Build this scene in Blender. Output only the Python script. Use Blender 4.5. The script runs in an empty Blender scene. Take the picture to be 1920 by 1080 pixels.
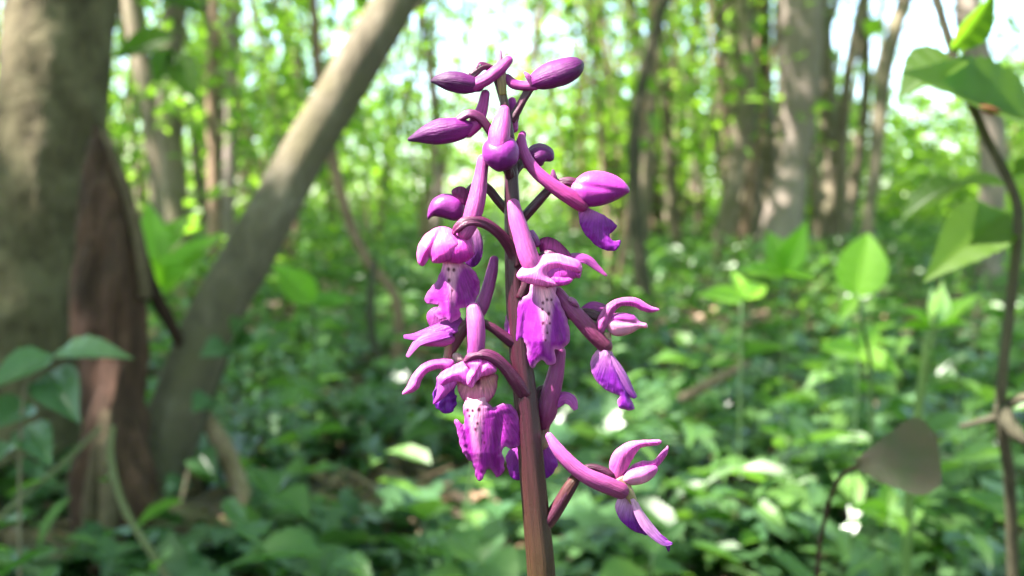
import bpy, bmesh, math, random
import numpy as np
from mathutils import Vector, Matrix, noise
from mathutils.geometry import delaunay_2d_cdt

# ------------------------------------------------------------------ camera
sc = bpy.context.scene
COL = sc.collection
R = math.radians
CAM_H = 0.42
FPX = 1875.0                       # focal length in photo pixels (1920 wide)
PITCH = math.atan(130 / FPX)       # looking slightly down
cd = bpy.data.cameras.new('camera')
cam = bpy.data.objects.new('camera', cd)
COL.objects.link(cam)
cam.location = (0, 0, CAM_H)
cam.rotation_euler = (math.pi / 2 - PITCH, 0, 0)
cd.sensor_width = 36
cd.lens = 36 * FPX / 1920
cd.clip_start = 0.01
cd.clip_end = 500
FOCUS = 0.195
cd.dof.use_dof = True
cd.dof.focus_distance = FOCUS
cd.dof.aperture_fstop = 16.0
cd.dof.aperture_blades = 0
sc.camera = cam

# ------------------------------------------------------------------ world, sun, exposure
SUN = Vector((-0.52, -0.20, 0.83)).normalized()      # towards the sun
w = bpy.data.worlds.new('World')
sc.world = w
w.use_nodes = True
nt = w.node_tree
bg = nt.nodes['Background']
sky = nt.nodes.new('ShaderNodeTexSky')
sky.sky_type = 'NISHITA'
sky.sun_disc = False
sky.sun_elevation = math.asin(SUN.z)
sky.sun_rotation = math.atan2(SUN.x, SUN.y)
sky.air_density = 1.0
sky.dust_density = 0.8
nt.links.new(sky.outputs[0], bg.inputs[0])
bg.inputs[1].default_value = 0.12
ld = bpy.data.lights.new('sun', 'SUN')
ld.energy = 5.0
ld.angle = R(0.53)
ld.color = (1.0, 0.95, 0.87)
sun = bpy.data.objects.new('sun', ld)
COL.objects.link(sun)
sun.rotation_euler = (-SUN).to_track_quat('-Z', 'Y').to_euler()
sun.location = SUN * 30
sc.view_settings.view_transform = 'Standard'
sc.view_settings.look = 'None'
sc.view_settings.gamma = 1
sc.view_settings.exposure = 3.05
sc.cycles.max_bounces = 8
sc.cycles.diffuse_bounces = 5
sc.cycles.transmission_bounces = 5
sc.cycles.glossy_bounces = 2
sc.cycles.caustics_reflective = False
sc.cycles.caustics_refractive = False
sc.cycles.use_denoising = True
sc.cycles.sample_clamp_indirect = 6

# ------------------------------------------------------------------ helpers
CP, SP = math.cos(PITCH), math.sin(PITCH)
CR, CU, CF = Vector((1, 0, 0)), Vector((0, SP, CP)), Vector((0, CP, -SP))
CO = Vector((0, 0, CAM_H))


def P(px, py, d):
    """world point seen at photo pixel (px,py), d metres along the optical axis"""
    return CO + CF * d + CR * ((px - 960) / FPX * d) + CU * (-(py - 540) / FPX * d)


def ground_z(x, y):
    s = max(0.0, min(y, 16) - 2.5) * 0.028
    s += 0.05 * noise.noise(Vector((x * 0.5, y * 0.5, 3.1))) * min(1, max(0, y - 0.6))
    return s + 0.018 * noise.noise(Vector((x * 3, y * 3, 7.7)))


def lin(r, g, b):
    f = lambda c: (c / 255 / 12.92) if c <= 10 else ((c / 255 + 0.055) / 1.055) ** 2.4
    return (f(r), f(g), f(b), 1)


def tag(o, label=None, cat=None, group=None, kind=None):
    if label: o['label'] = label
    if cat: o['category'] = cat
    if group: o['group'] = group
    if kind: o['kind'] = kind
    return o


def link(name, me, mat=None, parent=None):
    o = bpy.data.objects.new(name, me)
    COL.objects.link(o)
    if mat is not None and me is not None and not me.materials:
        me.materials.append(mat)
    if parent: o.parent = parent
    return o


def empty(name, loc=(0, 0, 0)):
    o = bpy.data.objects.new(name, None)
    o.empty_display_size = 0.05
    COL.objects.link(o)
    o.location = loc
    return o


def np_mesh(name, verts, faces_flat, loop_tot, smooth=True):
    me = bpy.data.meshes.new(name)
    verts = np.asarray(verts, dtype=np.float32)
    me.vertices.add(len(verts))
    me.vertices.foreach_set('co', verts.ravel())
    faces_flat = np.asarray(faces_flat, dtype=np.int32)
    loop_tot = np.asarray(loop_tot, dtype=np.int32)
    me.loops.add(len(faces_flat))
    me.loops.foreach_set('vertex_index', faces_flat)
    me.polygons.add(len(loop_tot))
    st = np.zeros(len(loop_tot), dtype=np.int32)
    st[1:] = np.cumsum(loop_tot)[:-1]
    me.polygons.foreach_set('loop_start', st)
    me.polygons.foreach_set('loop_total', loop_tot)
    me.polygons.foreach_set('use_smooth', np.full(len(loop_tot), smooth))
    me.update(calc_edges=True)
    me.validate()
    return me


def py_mesh(name, verts, faces, smooth=True):
    me = bpy.data.meshes.new(name)
    me.from_pydata([tuple(v) for v in verts], [], faces)
    me.update()
    if smooth:
        me.polygons.foreach_set('use_smooth', [True] * len(me.polygons))
    return me


def catmull(pts, n, closed=False):
    """resample a list of tuples with a Catmull-Rom curve"""
    A = [np.array(p, float) for p in pts]
    m = len(A)
    out = []
    segs = m if closed else m - 1
    tot = n
    for k in range(tot + (0 if closed else 1)):
        t = k / tot * segs
        i = min(int(t), segs - 1)
        f = t - i
        if closed:
            p0, p1, p2, p3 = A[(i - 1) % m], A[i % m], A[(i + 1) % m], A[(i + 2) % m]
        else:
            p1, p2 = A[i], A[i + 1]
            p0 = A[i - 1] if i > 0 else 2 * p1 - p2
            p3 = A[i + 2] if i + 2 < m else 2 * p2 - p1
        out.append(0.5 * ((2 * p1) + (-p0 + p2) * f + (2 * p0 - 5 * p1 + 4 * p2 - p3) * f * f
                          + (-p0 + 3 * p1 - 3 * p2 + p3) * f ** 3))
    return np.array(out)


def tube_geo(path, radii, nseg=10, rough=0.0, rfreq=8.0, groove=(0, 0, 0), cap=True, seed=0.0, flat=1.0, zs=1.0):
    """path: (n,3) points, radii: n. returns verts, faces (closed)."""
    path = np.asarray(path, float)
    n = len(path)
    tan = np.gradient(path, axis=0)
    tan /= np.linalg.norm(tan, axis=1)[:, None] + 1e-12
    up = np.array([0.0, -1.0, 0.15])
    nrm = up - tan[0] * up.dot(tan[0])
    if np.linalg.norm(nrm) < 1e-3:
        nrm = np.array([1.0, 0, 0]) - tan[0] * tan[0][0]
    nrm /= np.linalg.norm(nrm)
    V, F = [], []
    for i in range(n):
        nrm = nrm - tan[i] * nrm.dot(tan[i])
        nrm /= np.linalg.norm(nrm) + 1e-12
        bn = np.cross(tan[i], nrm)
        for j in range(nseg):
            a = 2 * math.pi * j / nseg
            r = radii[i]
            if groove[0]: r *= 1 - groove[0] * (0.5 + 0.5 * math.cos(groove[1] * a + groove[2] + (groove[3] * i if len(groove) > 3 else 0))) ** 3
            if rough:
                q = path[i] + (nrm * math.cos(a) + bn * math.sin(a)) * r
                q[2] *= zs
                r *= 1 + rough * noise.fractal(Vector(q * rfreq) + Vector((seed, seed, seed)), 0.8, 2.0, 4)
            V.append(path[i] + nrm * math.cos(a) * r * flat + bn * math.sin(a) * r)
    for i in range(n - 1):
        for j in range(nseg):
            k = (j + 1) % nseg
            F.append((i * nseg + j, i * nseg + k, (i + 1) * nseg + k, (i + 1) * nseg + j))
    if cap:
        V.append(path[0] - tan[0] * radii[0] * 0.35); a0 = len(V) - 1
        V.append(path[-1] + tan[-1] * radii[-1] * 0.35); a1 = len(V) - 1
        for j in range(nseg):
            k = (j + 1) % nseg
            F.append((a0, k, j))
            F.append((a1, (n - 1) * nseg + j, (n - 1) * nseg + k))
    return V, F


# ------------------------------------------------------------------ materials
def new_mat(name):
    m = bpy.data.materials.new(name)
    m.use_nodes = True
    t = m.node_tree
    for n_ in list(t.nodes): t.nodes.remove(n_)
    out = t.nodes.new('ShaderNodeOutputMaterial')
    return m, t, out


def N(t, kind, **kw):
    n_ = t.nodes.new(kind)
    for k, v in kw.items():
        if hasattr(n_, k) and k not in n_.inputs: setattr(n_, k, v)
        else: n_.inputs[k].default_value = v
    return n_


def ramp(t, fac, stops):
    r = t.nodes.new('ShaderNodeValToRGB')
    el = r.color_ramp.elements
    while len(el) < len(stops): el.new(0.5)
    for e, (p, c) in zip(el, stops):
        e.position = p
        e.color = c
    t.links.new(fac, r.inputs[0])
    return r


def leaf_mat(name, stops, trans=0.45, tr_tint=(1.15, 1.25, 0.5), rough=0.45, spec=0.5, nscale=60.0):
    m, t, out = new_mat(name)
    at = N(t, 'ShaderNodeAttribute', attribute_name='v')
    oi = N(t, 'ShaderNodeObjectInfo')
    add = N(t, 'ShaderNodeMath', operation='MULTIPLY_ADD')
    t.links.new(oi.outputs['Random'], add.inputs[0]); add.inputs[1].default_value = 0.25
    t.links.new(at.outputs['Fac'], add.inputs[2])
    no = N(t, 'ShaderNodeTexNoise', Scale=nscale, Detail=3.0)
    tc = N(t, 'ShaderNodeTexCoord')
    t.links.new(tc.outputs['Object'], no.inputs['Vector'])
    a2 = N(t, 'ShaderNodeMath', operation='MULTIPLY_ADD')
    t.links.new(no.outputs['Fac'], a2.inputs[0]); a2.inputs[1].default_value = 0.35
    t.links.new(add.outputs[0], a2.inputs[2])
    a3 = N(t, 'ShaderNodeMath', operation='SUBTRACT'); t.links.new(a2.outputs[0], a3.inputs[0]); a3.inputs[1].default_value = 0.28
    rp = ramp(t, a3.outputs[0], stops)
    bs = N(t, 'ShaderNodeBsdfPrincipled', Roughness=rough)
    bs.inputs['Specular IOR Level'].default_value = spec
    t.links.new(rp.outputs[0], bs.inputs['Base Color'])
    tr = N(t, 'ShaderNodeBsdfTranslucent')
    mu = N(t, 'ShaderNodeMix', data_type='RGBA', blend_type='MULTIPLY')
    mu.inputs[0].default_value = 1
    t.links.new(rp.outputs[0], mu.inputs[6]); mu.inputs[7].default_value = (tr_tint[0] * 2.1, tr_tint[1] * 2.1, tr_tint[2] * 2.1, 1)
    t.links.new(mu.outputs[2], tr.inputs['Color'])
    mx = N(t, 'ShaderNodeMixShader'); mx.inputs[0].default_value = trans
    t.links.new(bs.outputs[0], mx.inputs[1]); t.links.new(tr.outputs[0], mx.inputs[2])
    t.links.new(mx.outputs[0], out.inputs[0])
    return m


def bark_mat(name, cols, scale=18.0, stretch=0.25, bump=0.6, moss=None, ms=.35):
    m, t, out = new_mat(name)
    tc = N(t, 'ShaderNodeTexCoord')
    mp = N(t, 'ShaderNodeMapping'); mp.inputs['Scale'].default_value = (1, 1, stretch)
    t.links.new(tc.outputs['Object'], mp.inputs[0])
    oi = N(t, 'ShaderNodeObjectInfo')
    n1 = N(t, 'ShaderNodeTexNoise', Scale=scale, Detail=8.0, Roughness=0.65)
    n2 = N(t, 'ShaderNodeTexNoise', Scale=scale * 4, Detail=6.0, Roughness=0.7)
    n3 = N(t, 'ShaderNodeTexNoise', Scale=scale * ms, Detail=5.0, Roughness=.6)
    t.links.new(mp.outputs[0], n1.inputs['Vector']); t.links.new(mp.outputs[0], n2.inputs['Vector'])
    t.links.new(tc.outputs['Object'], n3.inputs['Vector'])
    ad = N(t, 'ShaderNodeMath', operation='MULTIPLY_ADD'); ad.inputs[1].default_value = 0.45
    t.links.new(n2.outputs['Fac'], ad.inputs[0]); t.links.new(n1.outputs['Fac'], ad.inputs[2])
    a2 = N(t, 'ShaderNodeMath', operation='MULTIPLY_ADD'); a2.inputs[1].default_value = 0.2
    t.links.new(oi.outputs['Random'], a2.inputs[0]); t.links.new(ad.outputs[0], a2.inputs[2])
    a3 = N(t, 'ShaderNodeMath', operation='SUBTRACT'); a3.inputs[1].default_value = 0.32
    t.links.new(a2.outputs[0], a3.inputs[0])
    k = len(cols)
    rp = ramp(t, a3.outputs[0], [(0.15 + 0.7 * i / (k - 1), c) for i, c in enumerate(cols)])
    colr = rp.outputs[0]
    if moss:
        mr = ramp(t, n3.outputs['Fac'], [(0.45, (0, 0, 0, 1)), (0.62, (1, 1, 1, 1))])
        mx = N(t, 'ShaderNodeMix', data_type='RGBA')
        t.links.new(mr.outputs[0], mx.inputs[0]); t.links.new(colr, mx.inputs[6]); mx.inputs[7].default_value = moss
        colr = mx.outputs[2]
    bs = N(t, 'ShaderNodeBsdfPrincipled', Roughness=0.85)
    bs.inputs['Specular IOR Level'].default_value = 0.25
    t.links.new(colr, bs.inputs['Base Color'])
    bp = N(t, 'ShaderNodeBump', Strength=bump, Distance=0.01)
    t.links.new(ad.outputs[0], bp.inputs['Height'])
    t.links.new(bp.outputs[0], bs.inputs['Normal'])
    t.links.new(bs.outputs[0], out.inputs[0])
    return m


def flesh_mat(name, base=None, sss=0.7, scale=0.0016, rough=0.42, spec=0.35, vein=0.15, nscale=260.0, sheen=0.0, trans=0.0):
    """petal / stem tissue: pigment from the 'pig' attribute, light goes in and comes out again"""
    m, t, out = new_mat(name)
    at = N(t, 'ShaderNodeAttribute', attribute_name='pig')
    tc = N(t, 'ShaderNodeTexCoord')
    va = N(t, 'ShaderNodeAttribute', attribute_name='vein')
    no = N(t, 'ShaderNodeTexNoise', Scale=1.0, Detail=4.0, Roughness=0.6)
    t.links.new(va.outputs['Vector'], no.inputs['Vector'])
    hs = N(t, 'ShaderNodeHueSaturation')
    mr = N(t, 'ShaderNodeMapRange')
    mr.inputs['From Min'].default_value = 0.3; mr.inputs['From Max'].default_value = 0.7
    mr.inputs['To Min'].default_value = 1 - vein; mr.inputs['To Max'].default_value = 1 + vein
    t.links.new(no.outputs['Fac'], mr.inputs['Value'])
    t.links.new(mr.outputs[0], hs.inputs['Value'])
    t.links.new(at.outputs['Color'], hs.inputs['Color'])
    bs = N(t, 'ShaderNodeBsdfPrincipled', Roughness=rough)
    bs.inputs['Specular IOR Level'].default_value = spec
    bs.inputs['Subsurface Weight'].default_value = sss
    bs.inputs['Subsurface Radius'].default_value = (1.0, 0.35, 0.9)
    bs.inputs['Subsurface Scale'].default_value = scale
    t.links.new(hs.outputs[0], bs.inputs['Base Color'])
    bp = N(t, 'ShaderNodeBump', Strength=0.75, Distance=0.0003)
    nf = N(t, 'ShaderNodeTexNoise', Scale=2300.0, Detail=3.0, Roughness=0.6)
    t.links.new(tc.outputs['Object'], nf.inputs['Vector'])
    ns = N(t, 'ShaderNodeMath', operation='MULTIPLY_ADD'); ns.inputs[1].default_value = .35
    t.links.new(nf.outputs['Fac'], ns.inputs[0]); t.links.new(no.outputs['Fac'], ns.inputs[2])
    t.links.new(ns.outputs[0], bp.inputs['Height']); t.links.new(bp.outputs[0], bs.inputs['Normal'])
    if trans:
        tr = N(t, 'ShaderNodeBsdfTranslucent')
        t.links.new(hs.outputs[0], tr.inputs['Color']); t.links.new(bp.outputs[0], tr.inputs['Normal'])
        mx = N(t, 'ShaderNodeMixShader'); mx.inputs[0].default_value = trans
        t.links.new(bs.outputs[0], mx.inputs[1]); t.links.new(tr.outputs[0], mx.inputs[2])
        t.links.new(mx.outputs[0], out.inputs[0])
    else:
        t.links.new(bs.outputs[0], out.inputs[0])
    return m


M = {}
M['leaf_far'] = leaf_mat('far_leaf', [(0.0, (0.065, 0.125, 0.02, 1)), (0.5, (0.11, 0.19, 0.028, 1)), (1.0, (0.17, 0.25, 0.04, 1))], trans=0.55)
M['leaf_herb'] = leaf_mat('herb_leaf', [(0.0, (0.0344, 0.0837, 0.0230, 1)), (0.5, (0.0645, 0.1321, 0.0322, 1)), (1.0, (0.1075, 0.1906, 0.0403, 1))], trans=0.35, rough=0.4)
M['leaf_ivy'] = leaf_mat('ivy_leaf', [(0.0, (0.022, 0.058, 0.022, 1)), (0.6, (0.045, 0.095, 0.034, 1)), (1.0, (0.075, 0.14, 0.05, 1))], trans=0.18, rough=0.32, spec=0.6)
M['leaf_lime'] = leaf_mat('lime_leaf', [(0.0, (0.09, 0.20, 0.02, 1)), (1.0, (0.16, 0.30, 0.03, 1))], trans=0.55, nscale=90)
M['leaf_bramble'] = leaf_mat('bramble_leaf', [(0.0, (0.0360, 0.0788, 0.0090, 1)), (0.6, (0.0648, 0.1200, 0.0120, 1)), (1.0, (0.1008, 0.1500, 0.0150, 1))], trans=0.62, nscale=70)
M['leaf_dusky'] = leaf_mat('dusky_leaf', [(0.15, (0.095, 0.055, 0.060, 1)), (0.42, (0.052, 0.058, 0.036, 1)), (0.62, (0.066, 0.074, 0.044, 1)), (0.85, (0.12, 0.062, 0.066, 1))], trans=0.3, nscale=75, rough=.7, spec=.15)
M['leaf_dead'] = leaf_mat('dead_leaf', [(0.0, (0.10, 0.055, 0.03, 1)), (0.5, (0.20, 0.12, 0.07, 1)), (1.0, (0.34, 0.22, 0.16, 1))], trans=0.15, rough=0.6)
M['bark_grey'] = bark_mat('grey_olive_bark', [(0.0228, 0.0164, 0.0083, 1), (0.0713, 0.0552, 0.0286, 1), (0.1377, 0.1080, 0.0639, 1)], scale=16, bump=1.0, stretch=.5, moss=(0.1135, 0.0933, 0.0526, 1), ms=1.1)
M['bark_lean'] = bark_mat('smooth_hazel_bark', [(0.0356, 0.0277, 0.0171, 1), (0.1049, 0.0837, 0.0577, 1), (0.2311, 0.1966, 0.1526, 1)], scale=13, bump=0.7, stretch=.6, moss=(0.0889, 0.0736, 0.0424, 1), ms=.8)
M['bark_dark'] = bark_mat('rotten_brown_wood', [(0.0115, 0.0064, 0.0048, 1), (0.0432, 0.0200, 0.0136, 1), (0.1152, 0.0560, 0.0374, 1)], scale=26, stretch=0.12, bump=0.9)
M['bark_far'] = bark_mat('coppice_bark', [(0.06, 0.046, 0.032, 1), (0.145, 0.115, 0.08, 1), (0.28, 0.23, 0.17, 1)], scale=7, bump=0.5, moss=(0.10, 0.10, 0.05, 1))
M['bark_pale'] = bark_mat('pale_pinkish_bark', [(0.1040, 0.0800, 0.0680, 1), (0.2000, 0.1600, 0.1360, 1), (0.3040, 0.2480, 0.2160, 1)], scale=7, bump=0.5)
M['twig'] = bark_mat('twig_bark', [(0.09, 0.055, 0.035, 1), (0.2, 0.13, 0.085, 1), (0.36, 0.26, 0.19, 1)], scale=40, bump=0.4)
M['twig_brown'] = bark_mat('brown_splinter', [(0.03, 0.02, 0.012, 1), (0.075, 0.05, 0.03, 1), (0.14, 0.10, 0.065, 1)], scale=40, bump=0.6)
M['twig_dark'] = bark_mat('dark_stem_bark', [(0.02, 0.018, 0.012, 1), (0.045, 0.04, 0.025, 1), (0.09, 0.075, 0.045, 1)], scale=60, bump=0.4)
M['herb_stem'] = leaf_mat('herb_stem', [(0.0, (0.04, 0.08, 0.025, 1)), (1.0, (0.08, 0.13, 0.04, 1))], trans=0.15)
M['pale_stem'] = leaf_mat('pale_stem', [(0.0, (0.13, 0.2, 0.06, 1)), (1.0, (0.2, 0.28, 0.10, 1))], trans=0.2)
M['petal'] = flesh_mat('orchid_petal', sss=.8, scale=.0011, rough=.45, spec=.22, vein=.26)
M['thin'] = flesh_mat('orchid_thin_petal', sss=0.0, rough=.42, spec=.3, vein=.32, trans=.45)
M['bud'] = flesh_mat('orchid_bud', sss=.25, scale=.0005, rough=.45, spec=.25, vein=.24)
M['stalk'] = flesh_mat('orchid_stalk', sss=0.3, scale=0.0010, rough=0.36, spec=0.35, vein=0.2, nscale=160)

# soil
m, t, out = new_mat('leaf_litter_soil')
tc = N(t, 'ShaderNodeTexCoord')
n1 = N(t, 'ShaderNodeTexNoise', Scale=9.0, Detail=9.0, Roughness=0.7)
vo = N(t, 'ShaderNodeTexVoronoi', Scale=26.0)
t.links.new(tc.outputs['Object'], n1.inputs['Vector']); t.links.new(tc.outputs['Object'], vo.inputs['Vector'])
mx = N(t, 'ShaderNodeMath', operation='MULTIPLY_ADD'); mx.inputs[1].default_value = 0.5
t.links.new(vo.outputs['Color'], mx.inputs[0]); t.links.new(n1.outputs['Fac'], mx.inputs[2])
rp = ramp(t, mx.outputs[0], [(0.35, (0.018, 0.013, 0.009, 1)), (0.65, (0.06, 0.04, 0.026, 1)), (0.95, (0.14, 0.095, 0.06, 1))])
bs = N(t, 'ShaderNodeBsdfPrincipled', Roughness=0.95)
t.links.new(rp.outputs[0], bs.inputs['Base Color'])
bp = N(t, 'ShaderNodeBump', Strength=0.8, Distance=0.02)
t.links.new(mx.outputs[0], bp.inputs['Height']); t.links.new(bp.outputs[0], bs.inputs['Normal'])
t.links.new(bs.outputs[0], out.inputs[0])
M['soil'] = m

# ------------------------------------------------------------------ ground
def grid_axis(a, b, fine_a, fine_b, fine, coarse):
    out = []
    x = a
    while x < b:
        out.append(x)
        x += fine if fine_a <= x < fine_b else coarse
    out.append(b)
    return out

gx = grid_axis(-140, 140, -6, 6, 0.12, 4.0)
gy = grid_axis(-60, 220, -2, 14, 0.12, 4.0)
V = [(x, y, ground_z(x, y)) for y in gy for x in gx]
nx = len(gx)
F = [(j * nx + i, j * nx + i + 1, (j + 1) * nx + i + 1, (j + 1) * nx + i) for j in range(len(gy) - 1) for i in range(nx - 1)]
tag(link('ground', py_mesh('ground', V, F), M['soil']), 'brown woodland soil with leaf litter under the green plants', 'ground', kind='structure')

# ------------------------------------------------------------------ leaves in bulk
T_DIAMOND = (np.array([(0, 0, 0), (0.45, 0.5, 0.12), (1, 0, -0.05), (0.45, -0.5, 0.12)]), [(0, 2, 1), (0, 3, 2)])
T_OVATE = (np.array([(0, 0, 0), (0.28, 0.46, .10), (0.68, 0.36, .08), (1, 0, -.12), (0.28, -0.46, .10), (0.68, -0.36, .08), (0.28, 0, 0), (0.68, 0, -.03)]),
           [(0, 6, 1), (6, 7, 2, 1), (7, 3, 2), (0, 4, 6), (6, 4, 5, 7), (7, 5, 3)])
T_LANCE = (np.array([(0, 0, 0), (0.22, 0.40, .08), (0.6, 0.42, .06), (0.86, .16, -.06), (1, 0, -.16), (0.22, -0.40, .08), (0.6, -0.42, .06), (0.86, -.16, -.06), (0.22, 0, 0), (0.6, 0, -.02), (.86, 0, -.1)]),
           [(0, 8, 1), (8, 9, 2, 1), (9, 10, 3, 2), (10, 4, 3), (0, 5, 8), (8, 5, 6, 9), (9, 6, 7, 10), (10, 7, 4)])
# five lobed ivy leaf, fan round the base point
_iv = [(-.12, .30), (.10, .62), (.30, .36), (.62, .44), (.66, .18), (1, 0), (.66, -.18), (.62, -.44), (.30, -.36), (.10, -.62), (-.12, -.30)]
T_IVY = (np.array([(0, 0, 0)] + [(a, b, .08 * abs(b) - .1 * a * a) for a, b in _iv] + [(.45, 0, -.03)]),
         [(0, 12, 3, 2), (0, 2, 1), (12, 4, 3), (12, 5, 4), (12, 6, 5), (12, 7, 6), (12, 8, 7), (12, 9, 8), (0, 10, 9, 12), (0, 11, 10)])


def unit(a):
    return a / (np.linalg.norm(a, axis=1)[:, None] + 1e-9)


def leaves_mesh(name, pos, axis, nrm, length, width, tmpl, var):
    tv, tf = tmpl
    n = len(pos)
    axis = unit(axis)
    side = unit(np.cross(nrm, axis))
    nr = np.cross(axis, side)
    L = np.asarray(length)[:, None, None]
    W = np.asarray(width)[:, None, None]
    v = (pos[:, None, :] + axis[:, None, :] * tv[None, :, 0:1] * L + side[:, None, :] * tv[None, :, 1:2] * W
         + nr[:, None, :] * tv[None, :, 2:3] * L)
    k = len(tv)
    flat = np.concatenate([np.array(f) for f in tf])
    tot = np.array([len(f) for f in tf])
    fl = (flat[None, :] + (np.arange(n) * k)[:, None]).ravel()
    lt = np.tile(tot, n)
    me = np_mesh(name, v.reshape(-1, 3), fl, lt, smooth=False)
    at = me.attributes.new('v', 'FLOAT', 'POINT')
    at.data.foreach_set('value', np.repeat(np.asarray(var, dtype=np.float32), k))
    return me


LIT = []        # (point, radius): where the canopy lets the sun through


def carve(pos):
    keep = np.ones(len(pos), bool)
    s = np.array(SUN)
    for p, r in LIT:
        d = pos - np.array(p)
        along = d @ s
        perp = np.linalg.norm(d - along[:, None] * s, axis=1)
        keep &= ~((perp < r) & (along > 0))
    return keep


def sprays(rng, centres, n_each, rad, flat=0.35):
    """leaves in loose flat sprays round each centre"""
    c = np.repeat(centres, n_each, axis=0)
    off = rng.normal(0, 1, c.shape) * rad
    off[:, 2] *= flat
    off[:, 2] -= 0.25 * (off[:, 0] ** 2 + off[:, 1] ** 2) / max(rad, .01) * .3
    pos = c + off
    ax = off.copy(); ax[:, 2] -= 0.25 * rad
    ax += rng.normal(0, .5, ax.shape) * rad
    nr = np.zeros_like(pos); nr[:, 2] = 1
    nr += rng.normal(0, .42, nr.shape)
    return pos, ax, nr


def crown_mesh(name, rng, centres, n_each, rad, lmin, lmax, tmpl=T_DIAMOND, do_carve=False, offset=(0, 0, 0), flat=0.35):
    pos, ax, nr = sprays(rng, centres, n_each, rad, flat)
    if do_carve:
        k = carve(pos + np.array(offset))
        pos, ax, nr = pos[k], ax[k], nr[k]
    n = len(pos)
    ln = rng.uniform(lmin, lmax, n)
    return leaves_mesh(name, pos, ax, nr, ln, ln * rng.uniform(.6, .85, n), tmpl, rng.uniform(0.05, .75, n))


def limb(pts, n=14, nseg=9, rough=0.06, rf=5.0, seed=0.0, zs=1.0):
    q = catmull(pts, n)
    return tube_geo(q[:, :3], q[:, 3], nseg, rough, rf, seed=seed, zs=zs)


def make_tree(name, label, cat, trunk_pts, mat, rng, base, crown=None, group=None, nseg=12, n=26, rough=.06, rf=5., branches=(), bmat=None, zs=1.0):
    """trunk_pts etc. are local (x,y,z,r) from base; crown: mesh"""
    root = empty(name, base)
    tag(root, label, cat, group)
    link('trunk', py_mesh('trunk', *limb(trunk_pts, n, nseg, rough, rf, seed=rng.uniform(0, 50), zs=zs)), mat, root)
    for b in branches:
        link('branch', py_mesh('branch', *limb(b, 10, 7, .05, 6., seed=rng.uniform(0, 50))), bmat or mat, root)
    if crown is not None:
        link('crown', crown, M['leaf_far'], root)
    return root


def copy_tree(o, parent=None):
    c = o.copy()
    COL.objects.link(c)
    c.parent = parent
    for ch in o.children: copy_tree(ch, c)
    return c


# openings in the canopy: the orchid, the patch on the leaning trunk, flecks elsewhere
LIT.append((P(960, 540, .2), .17))
for _t in (.1, .4, .7, 1.0):
    LIT.append((P(535 + 150 * _t, 265 - 225 * _t, 1.40), .115))
for _p in ((35, 70, 1.56, .06), (95, 330, 1.55, .035), (268, 800, 1.30, .03), (182, 715, 1.27, .03), (70, 560, 1.53, .025)):
    LIT.append((P(*_p[:3]), _p[3] + .03))
LIT.append((Vector((-.06, 1.40, .02)), .08))
LIT.append((P(1760, 180, .52), .10))
LIT.append((P(1620, 490, .9), .10))
rl = random.Random(5)
for k in range(120):
    d = rl.uniform(.9, 9)
    q_ = Vector((rl.uniform(-.6, .6) * d, d, .1)); r_ = rl.uniform(.06, .16) * (0.6 + d * .16)
    near = False
    for px, py, dd in ((60, 100, 1.4), (60, 400, 1.4), (50, 700, 1.4), (205, 400, 1.3), (205, 700, 1.3), (470, 440, 1.4), (400, 590, 1.4), (330, 740, 1.38), (285, 900, 1.35)):
        e_ = q_ - P(px, py, dd)
        if (e_ - SUN * e_.dot(SUN)).length < r_ + .16: near = True
    if not near: LIT.append((q_, r_))
rng = np.random.default_rng(11)


def rel(pts, base):
    b = Vector(base)
    return [tuple(Vector(p) - b) + (r,) for p, r in pts]


def ell(rng, n, c, r):
    q = rng.normal(0, 1, (n, 3)); q = unit(q) * rng.uniform(.2, 1, (n, 1)) ** (1 / 2.2)
    return np.array(c) + q * np.array(r)


# ---- leaning hazel trunk
def gp(px, py, d): return P(px, py, d)

base = Vector((gp(262, 990, 1.36).x, gp(262, 990, 1.36).y, 0))
path = [(gp(250, 1060, 1.33), 0.0558), (gp(270, 985, 1.35), 0.0486), (gp(294, 880, 1.37), 0.0400), (gp(342, 740, 1.39), 0.0376), (gp(398, 600, 1.41), 0.0364),
        (gp(482, 450, 1.43), 0.0360), (gp(563, 300, 1.45), 0.0344), (gp(652, 150, 1.47), 0.0332), (gp(754, -20, 1.5), 0.0324),
        (gp(860, -220, 1.56), 0.0312), (gp(1000, -520, 1.7), 0.0288), (gp(1080, -900, 1.9), 0.0256), (gp(1100, -1500, 2.2), 0.0208)]
top = path[-1][0]
cc = ell(rng, 75, tuple(Vector((top.x - .2, top.y - .3, 4.4)) - base), (1.9, 1.8, 1.3))
lean = make_tree('leaning_tree', 'smooth grey-brown trunk leaning right beside the broken stump, sunlit patch on its upper side', 'tree', rel(path, base), M['bark_lean'], rng, base,
                 crown=crown_mesh('crown', rng, cc, 40, .3, .06, .1, do_carve=True, offset=tuple(base)), nseg=40, n=150, rough=.07, rf=9.,
                 branches=[rel([(top - Vector((0, 0, .1)), .024), (top + Vector((-.2, -.2, .8)), .018), (top + Vector((-.5, -.4, 1.9)), .008)], base),
                           rel([(top - Vector((0, 0, .2)), .02), (top + Vector((.5, .1, .7)), .014), (top + Vector((.9, .2, 1.5)), .006)], base)])
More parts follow.
